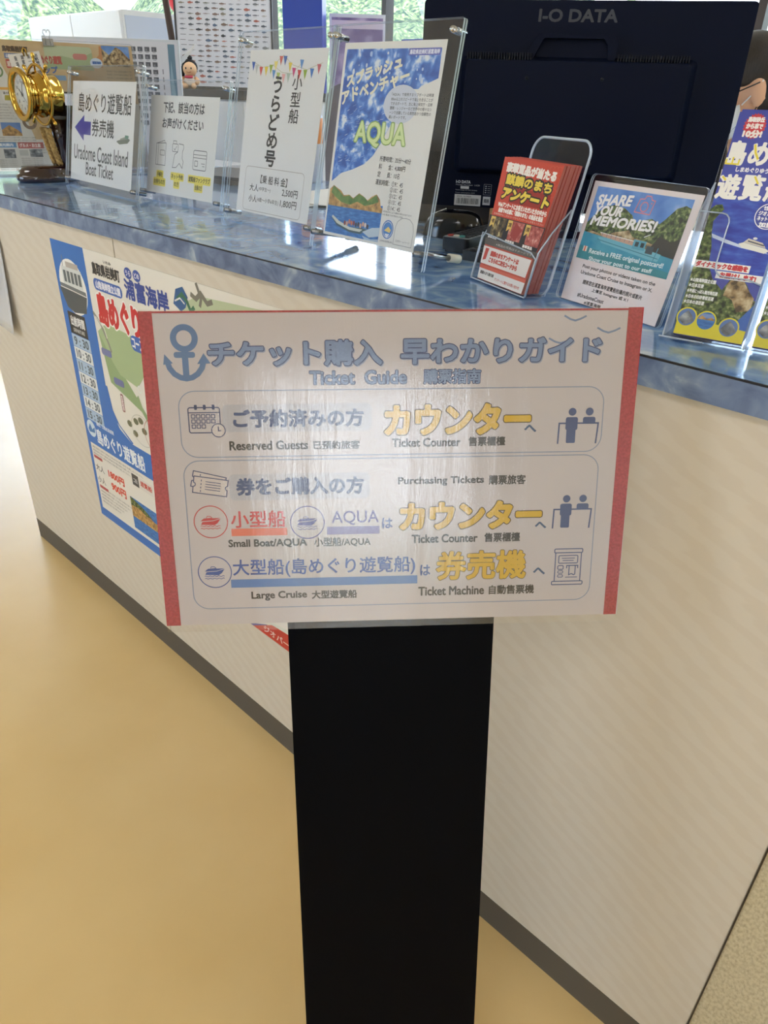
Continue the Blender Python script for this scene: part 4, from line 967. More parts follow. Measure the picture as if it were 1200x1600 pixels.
P.text('SERIAL NUMBER', -188, 16, -160, 18.6, '#3A3C42', 2)
P.rect(-138, 4.4, -124, 19, '#B8BCC0', 1); P.text('規格', -136, 8, -126, 15, '#50545A', 2, .3); P.frame(-138, 22, -124, 40, .5, .5, '#8A8E96', 1)
for k in range(4): P.rect(-135.5, 25 + k * 3.6, -133, 26.6 + k * 3.6, '#A8ACB4', 1); P.rect(-131, 25.4 + k * 3.6, -126, 26.2 + k * 3.6, '#8A8E96', 1)
P.build('rating_label', mo)
stm = MB().box((-0.045, -0.034, -0.018), (0.045, 0.10, 0.012), M_MONITOR); stm.build('stand_neck', mo, 0.002)
bz = MM.inverted() @ Vector((0, 0, 0, 1))
zb = MB(); bx, by = -0.7655 - 0.02, 0.5656 + 0.03
zb.prism([(bx + 0.085 * math.cos(2 * PI * k / 40) , by + 0.075 * math.sin(2 * PI * k / 40)) for k in range(40)], HC + 0.0005, HC + 0.012, M_MONITOR, M=MM.inverted())
zb.build('stand_base', mo)

# mouse, remote control and calculator on the counter behind the stands
mk = Matrix.Translation((-0.868, 0.392, HC + 0.0008)) @ Matrix.Rotation(R(208), 4, 'Z')
ms = thing('computer_mouse', 'shiny black computer mouse beside the splash adventure stand', 'mouse', M=mk)
vs = []; fs = []; NA, NB = 28, 12
for j in range(NB + 1):
    t = j / NB
    for i in range(NA):
        a = 2 * PI * i / NA; rr = math.cos(t * PI / 2) ** 0.55 if j < NB else 0.0
        vs.append((0.056 * math.cos(a) * rr + 0.006 * t * -1, 0.034 * math.sin(a) * (rr * (1 - 0.1 * math.cos(a) ** 2)), 0.044 * math.sin(t * PI / 2) ** 0.9))
for j in range(NB):
    for i in range(NA):
        q = (i + 1) % NA; fs.append((j * NA + i, j * NA + q, (j + 1) * NA + q, (j + 1) * NA + i))
MB().add(vs, fs, mat('#0A0B0E', 0.14), True).build('shell', ms)
MB().lathe([(0.0, -0.0045), (0.0085, -0.0045), (0.0100, -0.003), (0.0100, 0.003), (0.0085, 0.0045), (0.0, 0.0045)], mat('#1C1C20', 0.5), 20, Matrix.Translation((0.028, 0, 0.0335)) @ Matrix.Rotation(R(90), 4, 'X')).build('scroll_wheel', ms)
MB().tube([(0.028 + 0.014 * math.cos(2 * PI * k / 24), 0.0075 * math.sin(2 * PI * k / 24), 0.0395 - 0.006 * math.cos(2 * PI * k / 24)) for k in range(24)], 0.0011, M_CHROME, 6, closed=True).build('wheel_trim', ms)

rm_ = Matrix.Translation((-0.760, 0.262, HC + 0.0006)) @ Matrix.Rotation(R(101), 4, 'Z')
re_ = thing('remote_control', 'slim black remote control with grey buttons behind leaflet holder', 'remote control', M=rm_)
MB().prism(rrect(0.0, -0.024, 0.185, 0.024, 0.007), 0.004, 0.0225, mat('#0C0D11', 0.3)).build('body', re_, 0.003)
MB().prism(rrect(0.004, -0.0205, 0.18, 0.0205, 0.005), 0.0, 0.0045, mat('#0C0D11', 0.4)).build('underside', re_)
mb = MB().prism(rrect(0.002, -0.0225, 0.183, 0.0225, 0.006), 0.0226, 0.0234, mat('#9AA0A8', 0.3, 0.4)); mb.build('face_plate', re_)
for k in range(12):
    for j in range(4):
        c = ('#A83A30', '#D8D4C8', '#4A9A9A', '#2C2E34')[j] if k == 0 else '#25272D'
        MB().prism(rrect(0.009 + k * 0.0135, 0.0108 - j * 0.0105, 0.0185 + k * 0.0135, 0.0184 - j * 0.0105, 0.002), 0.0234, 0.0254, mat(c, 0.5)).build('button', re_)

cb = thing('calculator', 'small low black box half hidden by the leaflet holder', 'calculator', (-0.690, 0.262, HC + 0.0006), rz=R(8))
MB().prism(rrect(-0.032, -0.03, 0.045, 0.06, 0.004), 0.0, 0.014, mat('#15171C', 0.4)).build('body', cb, 0.003)
MB().box((-0.026, 0.03, 0.014), (0.038, 0.05, 0.016), mat('#7C8688', 0.2)).build('display', cb)
for k in range(4):
    for j in range(3): MB().box((-0.024 + k * 0.017, -0.022 + j * 0.016, 0.014), (-0.012 + k * 0.017, -0.011 + j * 0.016, 0.0165), mat('#33363C', 0.5)).build('key', cb)
wb = MB().box((-0.040, -0.012, 0), (0.0, 0.012, 0.045), noisy('tan_wood', [(0.3, '#A87F56'), (0.7, '#C49C70')], scale=30, stretch=(1, 8, 8))); o = wb.build('wooden_block', None, 0.002); o.location = (-0.800, 0.470, HC + 0.0006)
tag(o, 'small tan wooden block standing under the monitor', 'block')

# ================================================================== LEFT END OF THE COUNTER: MAP STAND AND SHIP'S CLOCK
PM2 = plane_matrix((-2.178, 0.357, HC + 0.019), 70, 5)
mp_ = thing('map_stand', 'clear stand with tan illustrated coast map behind the brass clock', 'map stand', M=PM2)
MB().prism(rrect(-0.232, -0.0165, 0.172, 0.304, 0.012), 0.0008, 0.0030, M_ACR, M_ACR_EDGE).build('front_sheet', mp_)
MB().prism(rrect(-0.232, -0.0165, 0.172, 0.304, 0.012), -0.0036, -0.0008, M_ACR, M_ACR_EDGE).build('back_sheet', mp_)
MB().box((-0.232, -0.0172, -0.075), (0.172, -0.0142 - 0.0, 0.016), M_ACR_EDGE, M=Matrix.Rotation(R(5), 4, 'X')).build('base_plate', mp_)
pgm = MB().prism([(-0.226, 0), (0.166, 0), (0.166, 0.300), (-0.226, 0.300)], -0.0003, 0.0, M_TAN).build('map_sheet', mp_)
P = Print(0.00006)
P.poly([(-226, 0), (-110, 0), (-118, 60), (-134, 120), (-150, 170), (-158, 214), (-176, 262), (-226, 262)], '#DCDAD2', 1)
P.poly([(-110, 0), (166, 0), (166, 160), (60, 170), (-20, 150), (-70, 130), (-100, 80)], '#D2D2C8', 1)
P.rect(-160, 0, -20, 70, '#DCDAD4', 2)
P.rect(-60, 238, 60, 292, '#BFC9A6', 2, 8); P.poly([(-60, 250), (-20, 270), (20, 262), (60, 280), (60, 238), (-60, 238)], '#A3B48C', 3); P.rect(10, 262, 46, 276, '#C8807A', 4, 6)
P.text('鳥取県岩美町', -160, 274, -100, 286, '#5A4634', 3, .9); P.rect(-158, 258, -96, 270, '#6A80B0', 3); P.text('山陰海岸ジオパーク', -154, 260, -100, 268, '#E4E4EA', 4, .4)
P.rect(-157, 236, -138, 256, '#C0504C', 3, 2); P.text('浦富', -155, 240, -140, 252, '#EEE0D8', 4, .5)
P.text('島めぐり遊覧', -84, 250, -20, 268, '#B85048', 3, .9); P.text('マップ', -84, 228, -34, 244, '#4A68A8', 3, .9); P.rect(-90, 212, -16, 224, '#7FA0C0', 3)
P.rect(86, 250, 158, 298, M_SKYP, 3); P.poly([(86, 250), (86, 292), (104, 276), (124, 296), (136, 290), (158, 268), (158, 250)], M_ROCK, 4)
P.poly([(66, 246), (64, 262), (78, 276), (80, 296), (88, 296), (84, 246)], '#C88A58', 3); P.disc(68, 256, 16, 12, '#D4E0EC', 5); P.text('浦富海岸', 58, 254, 80, 260, '#3A68B0', 6, .5)
for k in range(5): P.text('町内の見どころをめぐる遊歩道と展望台のご案内', 92, 236 - k * 8, 158, 241 - k * 8, '#6A6862', 3)
P.ring(-182, 228, 12, 4, '#6A8A58', 3); P.ring(-196, 214, 10, 3, '#5A7C9A', 3); P.rect(-214, 186, -160, 192, '#E2A84C', 3)
P.disc(-170, 170, 13, 16, '#E4E2DC', 3); P.poly([(-178, 162), (-176, 174), (-162, 174), (-160, 162)], '#B4A83C', 4); P.text('道の駅', -179, 176, -161, 182, '#6A6862', 4, .2)
for k in range(6): P.text('岩美町観光協会おすすめの見どころ', -222, 150 - k * 6.5, -164 + (k % 2) * 6, 154.5 - k * 6.5, '#77746E', 3)
P.rect(-222, 92, -204, 128, '#8098A8', 3); P.rect(-200, 78, -152, 110, '#6C90C8', 3); P.poly([(-200, 78), (-200, 92), (-180, 104), (-160, 92), (-152, 84), (-152, 78)], M_CLIFF, 4)
P.ring(-128, 112, 14, 8, '#8C7868', 3)
for k in range(7): P.text('日本海の荒波がつくりだした奇岩や洞門、白砂の浜がつづく海岸線', -218 if k < 3 else -120, 72 - k * 6, -120 if k < 3 else -40, 76 - k * 6, '#77746E', 4)
P.rect(-222, 50, -172, 63, '#6C9AC8', 4); P.text('観光案内', -216, 53, -180, 60, '#E8ECF0', 5, .4); P.rect(-168, 48, -104, 63, '#C06A66', 4); P.text('グルメ・お土産', -164, 51, -112, 60, '#F0E4E0', 5, .4)
P.rect(-206, 24, -178, 46, M_GREYP, 5); P.rect(-142, 27, -110, 46, M_GREYP, 5); P.rect(-168, 30, -146, 44, '#C4C4BE', 5)
for k in range(6): P.text('営業時間 9:00～17:00 定休日なし', -222, 18 - k * 4.6, -176, 21 - k * 4.6, '#77746E', 5); P.text('新鮮な海の幸をその場で味わえます', -166, 22 - k * 4.6, -112, 25 - k * 4.6, '#77746E', 5)
P.build('printed_map', pgm)

bc = thing('binder_clip', 'grey metal binder clip on the top edge of coast map', 'clip', M=PM2 @ Matrix.Translation((-0.046, 0.304, 0)))
MB().prism([(-0.013, -0.014), (0.013, -0.014), (0.013, 0.0012), (-0.013, 0.0012)], 0.0034, 0.0044, M_STEEL).build('jaw', bc)
MB().prism([(-0.013, -0.014), (0.013, -0.014), (0.013, 0.0012), (-0.013, 0.0012)], -0.0050, -0.0040, M_STEEL).build('jaw', bc)
MB().box((-0.013, 0.0012, -0.005), (0.013, 0.0024, 0.0044), M_STEEL).build('spine', bc)
for s in (0.0050, -0.0056): MB().tube([(-0.006, -0.012, s), (-0.005, 0.006, s), (-0.009, 0.016, s), (-0.007, 0.022, s), (-0.002, 0.022, s), (0, 0.016, s), (0.002, 0.022, s), (0.007, 0.022, s), (0.009, 0.016, s), (0.005, 0.006, s), (0.006, -0.012, s)], 0.0006, M_STEEL, 6).build('wire_handle', bc)

tg = thing('paper_tag', 'small white printed tag with gold hook above the brass clock', 'tag', M=PM2 @ Matrix.Translation((-0.105, 0.252, 0.0050)) @ Matrix.Rotation(R(9), 4, 'Z'))
tp = MB().prism([(-0.042, -0.024), (0.036, -0.022), (0.036, 0.020), (-0.042, 0.020)], -0.0005, 0.0005, M_PAPER).build('card', tg)
P = Print(0.0006)
vtext(P, '出航時間', 24, 16, -18, 9, '#50525A', .3); vtext(P, '第一便', 6, 16, -16, 7, '#60626A', .2); vtext(P, '浦富港', -10, 16, -16, 7, '#60626A', .2); vtext(P, '乗場', -26, 16, -10, 7, '#60626A', .2); P.build('printed_text', tp)
MB().tube([(-0.004, 0.012, 0.0015), (-0.004, 0.026, 0.0025), (0.0, 0.031, 0.0025), (0.004, 0.026, 0.0025), (0.004, 0.012, 0.0015)], 0.0018, M_BRASS, 8).build('hook', tg)

# ship's clock: brass case on a spoked wheel, dark wooden mount with rope
M_WOODD = mat('#2A1416', 0.12, coat=0.8, name='dark_lacquered_wood')
M_BLUEBLK = mat('#10121E', 0.2, coat=0.5, name='dark_mount')
CX_, CY_ = -2.075, 0.218
ck = thing('ship_clock', 'brass ship clock on dark wooden rope trimmed stand', 'clock', (CX_, CY_, HC))
DZ = 0.196; FR = -0.050
Rf = Matrix.Translation((0, FR, DZ)) @ Matrix.Rotation(R(90), 4, 'X') @ Matrix.Scale(0.80, 4)      # local z points to the front
cs = MB().lathe([(0.0, -0.112), (0.050, -0.112), (0.056, -0.108), (0.058, -0.100), (0.058, -0.062), (0.0625, -0.059), (0.0625, -0.051), (0.056, -0.048), (0.056, -0.016), (0.064, -0.012), (0.064, -0.004)], M_BRASS, 48, Rf).build('case', ck)
bzl = MB().lathe([(0.062, -0.006), (0.071, -0.004), (0.0745, 0.002), (0.0735, 0.008), (0.069, 0.011), (0.066, 0.009), (0.0635, 0.011), (0.060, 0.010), (0.056, 0.004), (0.054, -0.003)], M_BRASS, 56, Rf).build('bezel', ck)
dl = MB().lathe([(0.0, -0.0030), (0.0555, -0.0030), (0.0555, -0.0045), (0.0, -0.0045)], mat('#C9CCC6', 0.45), 48, Rf).build('dial', ck)
P = Print(-0.0028)
for k in range(60):
    a = 2 * PI * k / 60; r0, r1 = (43, 48) if k % 5 == 0 else (46, 48)
    P.line([(r0 * math.cos(a), r0 * math.sin(a)), (r1 * math.cos(a), r1 * math.sin(a))], 1.1 if k % 5 == 0 else .5, '#3A3C40', 1)
for k in range(1, 13):
    a = PI / 2 - 2 * PI * k / 12; w = 3.2 if k < 10 else 5.2
    P.text(str(k), 37 * math.cos(a) - w, 37 * math.sin(a) - 4, 37 * math.cos(a) + w, 37 * math.sin(a) + 4, '#3A3C40', 1, .35)
P.text('QUARTZ', -8, -20, 8, -16.5, '#5A5C60', 1, .2)
dp = P.build('dial_print', dl); dp.matrix_basis = Rf
for nm, a, L, w in (('hour_hand', 308, 27, 3.0), ('minute_hand', 22, 40, 2.2), ('second_hand', 130, 36, .8)):
    t_ = R(90 - a); d = Vector((math.cos(t_), math.sin(t_))); n_ = Vector((-d.y, d.x))
    h = MB().prism([tuple((-d * 7 + n_ * w / 2) / 1000), tuple((-d * 7 - n_ * w / 2) / 1000), tuple((d * L * .8 - n_ * w / 2) / 1000), tuple((d * L) / 1000), tuple((d * L * .8 + n_ * w / 2) / 1000)], -0.0018 + (0.0008 if nm != 'hour_hand' else 0), -0.0012 + (0.0008 if nm != 'hour_hand' else 0), mat('#1A1B1E', .4), M=Rf); h.build(nm, dl)
MB().lathe([(0.0, 0.0005), (0.0035, 0.0005), (0.0035, -0.003), (0.0, -0.003)], mat('#1A1B1E', .4), 16, Rf).build('hand_pin', dl)
gl_ = MB().lathe([(0.0, 0.0062), (0.030, 0.0052), (0.0565, 0.0030)], M_GLASS, 40, Rf).build('glass', bzl)
# wheel ring and turned handles round the case
wh = MB().tube([(0.082 * math.cos(2 * PI * k / 48), 0.082 * math.sin(2 * PI * k / 48), -0.055) for k in range(48)], 0.0045, M_BRASS, 12, M=Rf, closed=True).build('wheel_ring', ck)
for k in range(8):
    a = PI / 4 * k + PI / 2
    if k == 4: continue
    A = Rf @ Matrix.Translation((0, 0, -0.055)) @ Matrix.Rotation(a, 4, 'Z') @ Matrix.Rotation(R(90), 4, 'Y')
    MB().lathe([(0.0, 0.060), (0.0030, 0.060), (0.0030, 0.088), (0.0048, 0.090), (0.0036, 0.094), (0.0050, 0.101), (0.0058, 0.108), (0.0040, 0.113), (0.0, 0.114)], M_BRASS, 14, A).build('spoke_handle', wh)
# wooden mount
mt = MB().prism([(-0.045, 0.062), (0.045, 0.062), (0.045, 0.175), (0.038, 0.205), (-0.038, 0.205), (-0.045, 0.175)], 0.0, 0.034, M_BLUEBLK, M=Matrix(((1, 0, 0, 0), (0, 0, 1, 0.036), (0, 1, 0, 0), (0, 0, 0, 1)))).build('mount_block', ck, 0.004)
co = MB().prism([(0.0 + 0.040 * math.cos(2 * PI * k / 28), 0.078 + 0.050 * math.sin(2 * PI * k / 28)) for k in range(28)], 0.0, 0.026, M_BLUEBLK, M=Matrix(((1, 0, 0, 0), (0, 0, 1, 0.040), (0, 1, 0, 0), (0, 0, 0, 1)))).build('mount_disc', ck, 0.003)
MB().lathe([(0.014, 0.030), (0.017, 0.036), (0.016, 0.085), (0.020, 0.095), (0.020, 0.142), (0.0, 0.142)], M_WOODD, 20, Matrix.Translation((0, 0.026, 0))).build('column', ck)
bs = MB().lathe([(0.0, 0.0), (0.050, 0.0), (0.054, 0.005), (0.054, 0.016), (0.048, 0.020), (0.047, 0.027), (0.041, 0.036), (0.0, 0.036)], M_WOODD, 44, Matrix.Translation((0, -0.025, 0.0003)) @ Matrix.Diagonal((1.0, 1.42, 1.0, 1.0))).build('base', ck)
M_ROPE = noisy('tan_rope', [(0.3, '#8A6A3C'), (0.7, '#C4A468')], scale=180, rough=0.9)
for sx in (-0.016, 0.014):
    pts = [(sx - 0.006 + 0.006 * math.sin(k / 24 * PI), 0.002 + 0.018 * (k / 24) ** 2, 0.122 - 0.084 * k / 24) for k in range(25)]
    rp_ = MB()
    for ph in range(3):
        rp_.tube([(p[0] + 0.0042 * math.cos(i * .75 + ph * 2.09), p[1] - 0.006 + 0.0042 * math.sin(i * .75 + ph * 2.09), p[2]) for i, p in enumerate(pts)], 0.0040, M_ROPE, 8)
    rp_.build('rope', ck)
MB().lathe([(0.0, 0.0), (0.009, 0.0), (0.011, 0.004), (0.007, 0.008), (0.006, 0.030), (0.010, 0.033), (0.0, 0.036)], M_BRASS, 18, Matrix.Translation((0.040, 0.054, 0.080)) @ Matrix.Rotation(R(90), 4, 'Y')).build('side_knob', ck)

# ================================================================== BEHIND THE COUNTER
def tilted(name, label, cat, O, yaw, tilt): return thing(name, label, cat, M=plane_matrix(O, yaw, tilt))
# low grey cabinet carrying the list board
def cabinet(name, label, lo, hi, m, mtop, doors=2, top_t=0.025):
    t = thing(name, label, 'cabinet', (lo[0], lo[1], 0))
    w, d, h = hi[0] - lo[0], hi[1] - lo[1], hi[2]
    MB().box((0, 0.012, 0), (w, d, h - top_t), m).build('carcass', t)
    MB().box((-0.005, -0.005, h - top_t), (w + 0.005, d, h), mtop).build('top', t, 0.002)
    for k in range(doors):
        a, b = w * k / doors + 0.004, w * (k + 1) / doors - 0.004
        dr = MB().box((a, 0, 0.06), (b, 0.012, h - top_t - 0.006), m).build('door', t, 0.001)
        MB().box((b - 0.035, -0.012, h * .6), (b - 0.023, 0.0, h * .6 + 0.09), M_STEEL).build('handle', dr)
    return t
cabinet('low_cabinet', 'low white cabinet under the photo list board', (-3.05, 0.50, 0), (-2.30, 1.02, 1.058), M_WHITE, mat('#C9CCD4', .4))
lb = tilted('list_board', 'white board with rows of small dark pictures leaning behind map', 'board', (-2.5247, 0.6708, 1.0620), 44, 6)
MB().box((-0.235, 0.0, -0.012), (0.205, 0.357, 0.0), mat('#C4CAD2', 0.4)).build('frame', lb, 0.002)
MB().box((-0.228, 0.007, 0.0), (0.198, 0.350, 0.0006), mat('#CBCDD6', 0.4)).build('sheet', lb)
P = Print(0.0008)
rg = random.Random(9)
for j in range(11):
    for i in range(15):
        x, y = -198 + i * 22.4, 322 - j * 21
        P.rect(x, y, x + 16, y + 13, '#575A63', 1); P.rect(x + 3, y - 3.4, x + 13, y - 1.8, '#8A8C94', 1)
        P.rect(x + rg.uniform(1, 5), y + 2, x + rg.uniform(8, 12), y + rg.uniform(6, 11), '#7A7D86', 2); P.rect(x + 12, y + 5, x + 15, y + 9, '#44474E', 2)
P.rect(168, 20, 190, 344, '#5F7E92', 1); P.poly([(172, 40), (186, 90), (184, 200), (176, 300), (170, 240)], '#86A2B4', 2)
for k in range(9): P.rect(146, 260 - k * 22, 149, 274 - k * 22, '#70737C', 1)
P.build('printed_pictures', lb)
tb = thing('blue_tape', 'roll of pale blue tape lying in front of the photo list board', 'tape', (-2.395, 0.60, 1.0585))
MB().lathe([(0.030, 0.0), (0.042, 0.0), (0.042, 0.030), (0.030, 0.030), (0.030, 0.0)], mat('#8DB4EE', .4), 30).build('roll', tb)

# white tall cabinet by the window with beach ball
tc_ = thing('tall_cabinet', 'tall white steel cabinet in front of the left windows', 'cabinet', (-5.6, 1.775, 0))
MB().box((0, 0.015, 0.05), (1.17, 1.0, 1.662), M_WHITE).build('carcass', tc_, 0.004)
MB().box((0.01, 0.03, 0), (1.16, 0.98, 0.05), mat('#6A6E74', .5)).build('plinth', tc_)
for a, b in ((0.0, 0.582), (0.588, 1.17)):
    d_ = MB().box((a + .002, 0.0, 0.06), (b - .002, 0.015, 1.655), M_WHITE).build('door', tc_, 0.002)
    MB().box((b - 0.08 if a == 0 else a + 0.06, -0.012, 0.85), (b - 0.06 if a == 0 else a + 0.08, 0.0, 0.98), M_STEEL).build('handle', d_)
MB().box((1.17, 0.03, 0.06), (1.174, 0.985, 1.635), mat('#C6D0E4', .4)).build('daylight_tinted_side', tc_)  # thin added sheet; bluish daylight on this face is put into its colour
bb = thing('beach_ball', 'red and white ball on top of the tall white cabinet', 'ball', (-4.52, 2.25, 1.663))
mb = MB(); NS, NRr = 30, 16; vs = []; fs = []
for i in range(NRr + 1):
    a = PI * i / NRr
    for k in range(NS): vs.append((0.085 * math.sin(a) * math.cos(2 * PI * k / NS), 0.085 * math.sin(a) * math.sin(2 * PI * k / NS), 0.086 + 0.085 * math.cos(a)))
for col, sel in (('#D8343C', 0), ('#ECECEC', 1)):
    mb.add(vs, [(i * NS + k, (i + 1) * NS + k, (i + 1) * NS + (k + 1) % NS, i * NS + (k + 1) % NS) for i in range(NRr) for k in range(NS) if (k // 5) % 2 == sel], mat(col, .4), True)
mb.build('skin', bb)
# shelf unit with fish chart and doll
cabinet('shelf_unit', 'white cabinet with dark top edge carrying fish chart and doll', (-4.1, 1.12, 0), (-2.45, 1.70, 1.283), M_WHITE, mat('#3C3B42', .4), 3, 0.03)
fc = tilted('fish_chart', 'framed white chart of many small coloured fish', 'fish chart', (-3.1 + 0.01, 1.50, 1.286), 46, 8)
fo = Vector((0, 0, 0))
fr = MB()
FW0, FW1, FH = -0.205, 0.215, 0.372
for lo, hi in (((FW0, 0, -0.012), (FW1, 0.010, 0.004)), ((FW0, FH - 0.010, -0.012), (FW1, FH, 0.004)), ((FW0, 0.010, -0.012), (FW0 + 0.008, FH - 0.010, 0.004)), ((FW1 - 0.008, 0.010, -0.012), (FW1, FH - 0.010, 0.004))): fr.box(lo, hi, mat('#3B3D42', .4))
fr.build('frame', fc); MB().box((FW0 + 0.008, 0.010, -0.010), (FW1 - 0.008, FH - 0.010, 0.0), mat('#D0D3DC', 0.35)).build('chart_sheet', fc)
P = Print(0.0004); rg = random.Random(21)
cols = ['#5A6068', '#6A6E78', '#4C5866', '#7C6A60', '#5E6E86', '#8A8478', '#A8685E', '#5A6878', '#3E4248', '#6E7468', '#74787E', '#5C626C', '#806C66', '#687080']
for j in range(17):
    for i in range(11):
        x = FW0 * 1000 + 32 + i * 35 + rg.uniform(-3, 3); y = FH * 1000 - 30 - j * 19.6 + rg.uniform(-2, 2)
        L = rg.uniform(8.5, 13.0); Hh = rg.choice((1.4, 2.2, 3.0, 4.2, 5.2)); c = rg.choice(cols)
        if i < 2 and 7 <= j <= 9: P.line([(x - 12, y), (x + 12, y)], 2, '#6A6E74', 1); continue
        pts = [(x + L * math.cos(2 * PI * k / 14), y + Hh * math.sin(2 * PI * k / 14)) for k in range(14)]
        P.poly(pts, c, 1); P.poly([(x + L * .85, y), (x + L * 1.35, y + Hh * .9), (x + L * 1.3, y - Hh * .9)], c, 2); P.poly([(x - L * .3, y + Hh * .8), (x + L * .1, y + Hh * 1.45), (x + L * .3, y + Hh * .7)], c, 2)
        P.line([(x - 7, y - Hh - 3), (x + 7, y - Hh - 3)], .7, '#8A8C92', 1)
P.build('printed_fish', fc)
DZ0 = 1.2835
dm = Matrix.Translation((-2.93, 1.215, DZ0)) @ Matrix.Rotation(R(44), 4, 'Z') @ Matrix.Scale(0.76, 4)
do = thing('doll', 'small plush doll with black topknot hair beside the fish chart', 'doll', M=dm)
MB().ball((0, 0, 0.030), (0.038, 0.030, 0.032), mat('#E4DCD2', .8)).build('body', do)
hd = MB().ball((0.004, -0.004, 0.090), (0.036, 0.034, 0.035), mat('#E6BE98', .7)).build('head', do)
MB().ball((0.0, 0.012, 0.100), (0.042, 0.034, 0.038), mat('#15151C', .7)).ball((-0.036, 0.0, 0.078), (0.010, 0.016, 0.028), mat('#15151C', .7)).ball((0.006, 0.006, 0.142), (0.013, 0.012, 0.012), mat('#15151C', .7)).ball((0.0, 0.008, 0.132), (0.008, 0.008, 0.010), mat('#15151C', .7)).build('hair', do)
for x in (-0.010, 0.018): MB().ball((x, -0.0365, 0.094), (0.0035, 0.002, 0.005), mat('#181820', .3)).build('eye', hd)
MB().tube([(-0.008, -0.036, 0.078), (0.004, -0.038, 0.074), (0.016, -0.036, 0.078)], 0.0012, mat('#A0483C', .5), 6).build('mouth', hd)
for s in (-1, 1):
    MB().tube([(s * 0.030, -0.004, 0.048), (s * 0.044, -0.016, 0.036), (s * 0.040, -0.030, 0.026)], [0.012, 0.012, 0.011], mat('#E6BE98', .7), 12).build('arm', do)
    MB().tube([(s * 0.018, -0.016, 0.014), (s * 0.026, -0.044, 0.012), (s * 0.028, -0.052, 0.018)], [0.0125, 0.0125, 0.012], mat('#E6BE98', .7), 12).build('leg', do)
MB().tube([(-0.020, -0.024, 0.056), (0.0, -0.031, 0.054), (0.020, -0.024, 0.056)], 0.006, mat('#C8485C', .7), 8).build('scarf', do)
# slanted dark pole with white paper flag
pl_ = thing('dark_pole', 'slim dark brown pole leaning between cabinet and list board', 'pole', (-3.30, 0.95, 0))
pl_.location = (-2.461, 0.887, 1.0588)
fh = Vector((-0.069, -0.064, 1.14))
pl_o = MB().tube([(0, 0, 0.0), tuple(fh)], 0.0105, mat('#4A3A34', .45), 10).build('shaft', pl_)
flg = thing('paper_flag', 'small white triangular flag on a short stick beside list board', 'flag', (-2.300, 1.010, 1.0585))
flg.location = (-2.425, 0.850, 1.0590)
MB().tube([(0, 0, 0), (-0.01, 0.0, 0.325)], 0.0028, mat('#B89A78', .5), 8).build('stick', flg)
MB().prism([(-0.010, 0.290), (0.012, 0.315), (0.058, 0.352), (0.050, 0.338), (0.016, 0.300), (-0.008, 0.284)], -0.001, 0.001, mat('#E8EAEC', .5), M=Matrix.Rotation(R(46), 4, 'Z') @ Matrix.Rotation(R(90), 4, 'X')).build('pennant', flg)

# royal blue column, pink banner, purple poster board, storage boxes near the back windows
bcx = MB().prism(rrect(-0.12, -0.09, 0.12, 0.09, 0.004), 0.0, 2.30, mat('#2B47A6', .35)); o = bcx.build('blue_column'); o.location = (-4.05, 2.80, 0); o.rotation_euler = (0, 0, R(40))
tag(o, 'tall royal blue column standing before the back windows', 'column', kind='thing')
pk = thing('pink_banner', 'narrow pink banner on a stand left of the blue column', 'banner', (-4.25, 2.64, 0), rz=R(40))
MB().box((-0.05, -0.004, 0.30), (0.055, 0.0, 1.64), mat('#E07C96', .6)).build('cloth', pk); MB().tube([(-0.05, 0.008, 0.0), (-0.05, 0.008, 1.68)], 0.008, M_STEEL, 10).build('pole', pk); MB().lathe([(0, 0), (0.12, 0), (0.11, 0.03), (0, 0.035)], M_STEEL, 24).build('base', pk)
pp = thing('poster_board', 'purple poster in a white frame standing before the back windows', 'poster', (-4.02, 3.22, 0), rz=R(42))
MB().box((-0.18, -0.015, 1.02), (0.18, 0.0, 1.735), mat('#DDDDE6', .4)).build('frame', pp)
MB().box((-0.165, -0.017, 1.035), (0.165, -0.015, 1.715), noisy('purple_print', [(0.35, '#6E5E8C'), (0.5, '#8C7CA4'), (0.65, '#C4B4D0')], scale=7)).build('print', pp)
MB().box((-0.165, -0.018, 1.655), (0.165, -0.017, 1.70), mat('#D8CAD8', .5)).build('heading', pp)
for x in (-0.15, 0.15): MB().tube([(x, 0.006, 0.0), (x, 0.006, 1.25)], 0.010, M_STEEL, 10).build('leg', pp)
MB().box((-0.17, -0.15, 0.0), (0.17, 0.15, 0.012), M_STEEL).build('base_plate', pp)
cabinet('storage_shelf', 'low white cupboard under the blue and red boxes by window', (-3.78, 3.18, 0), (-2.75, 3.62, 1.22), M_WHITE, M_WHITE, 2)
for nm, lb, x, w, c, h in (('storage_box', 'blue storage box on the low cupboard before back windows', -3.62, 0.30, '#4A62B8', 0.372), ('storage_box', 'red storage box next to the blue box by window', -3.28, 0.20, '#DC4450', 0.362)):
    t = thing(nm, lb, 'box', (x, 3.22, 1.2205), group='boxes on the low cupboard')
    MB().box((0, 0, 0), (w, 0.26, h - 0.04), mat(c, .5)).build('body', t, 0.004); MB().box((-0.005, -0.005, h - 0.04), (w + 0.005, 0.265, h), mat(c, .45)).build('lid', t, 0.004)

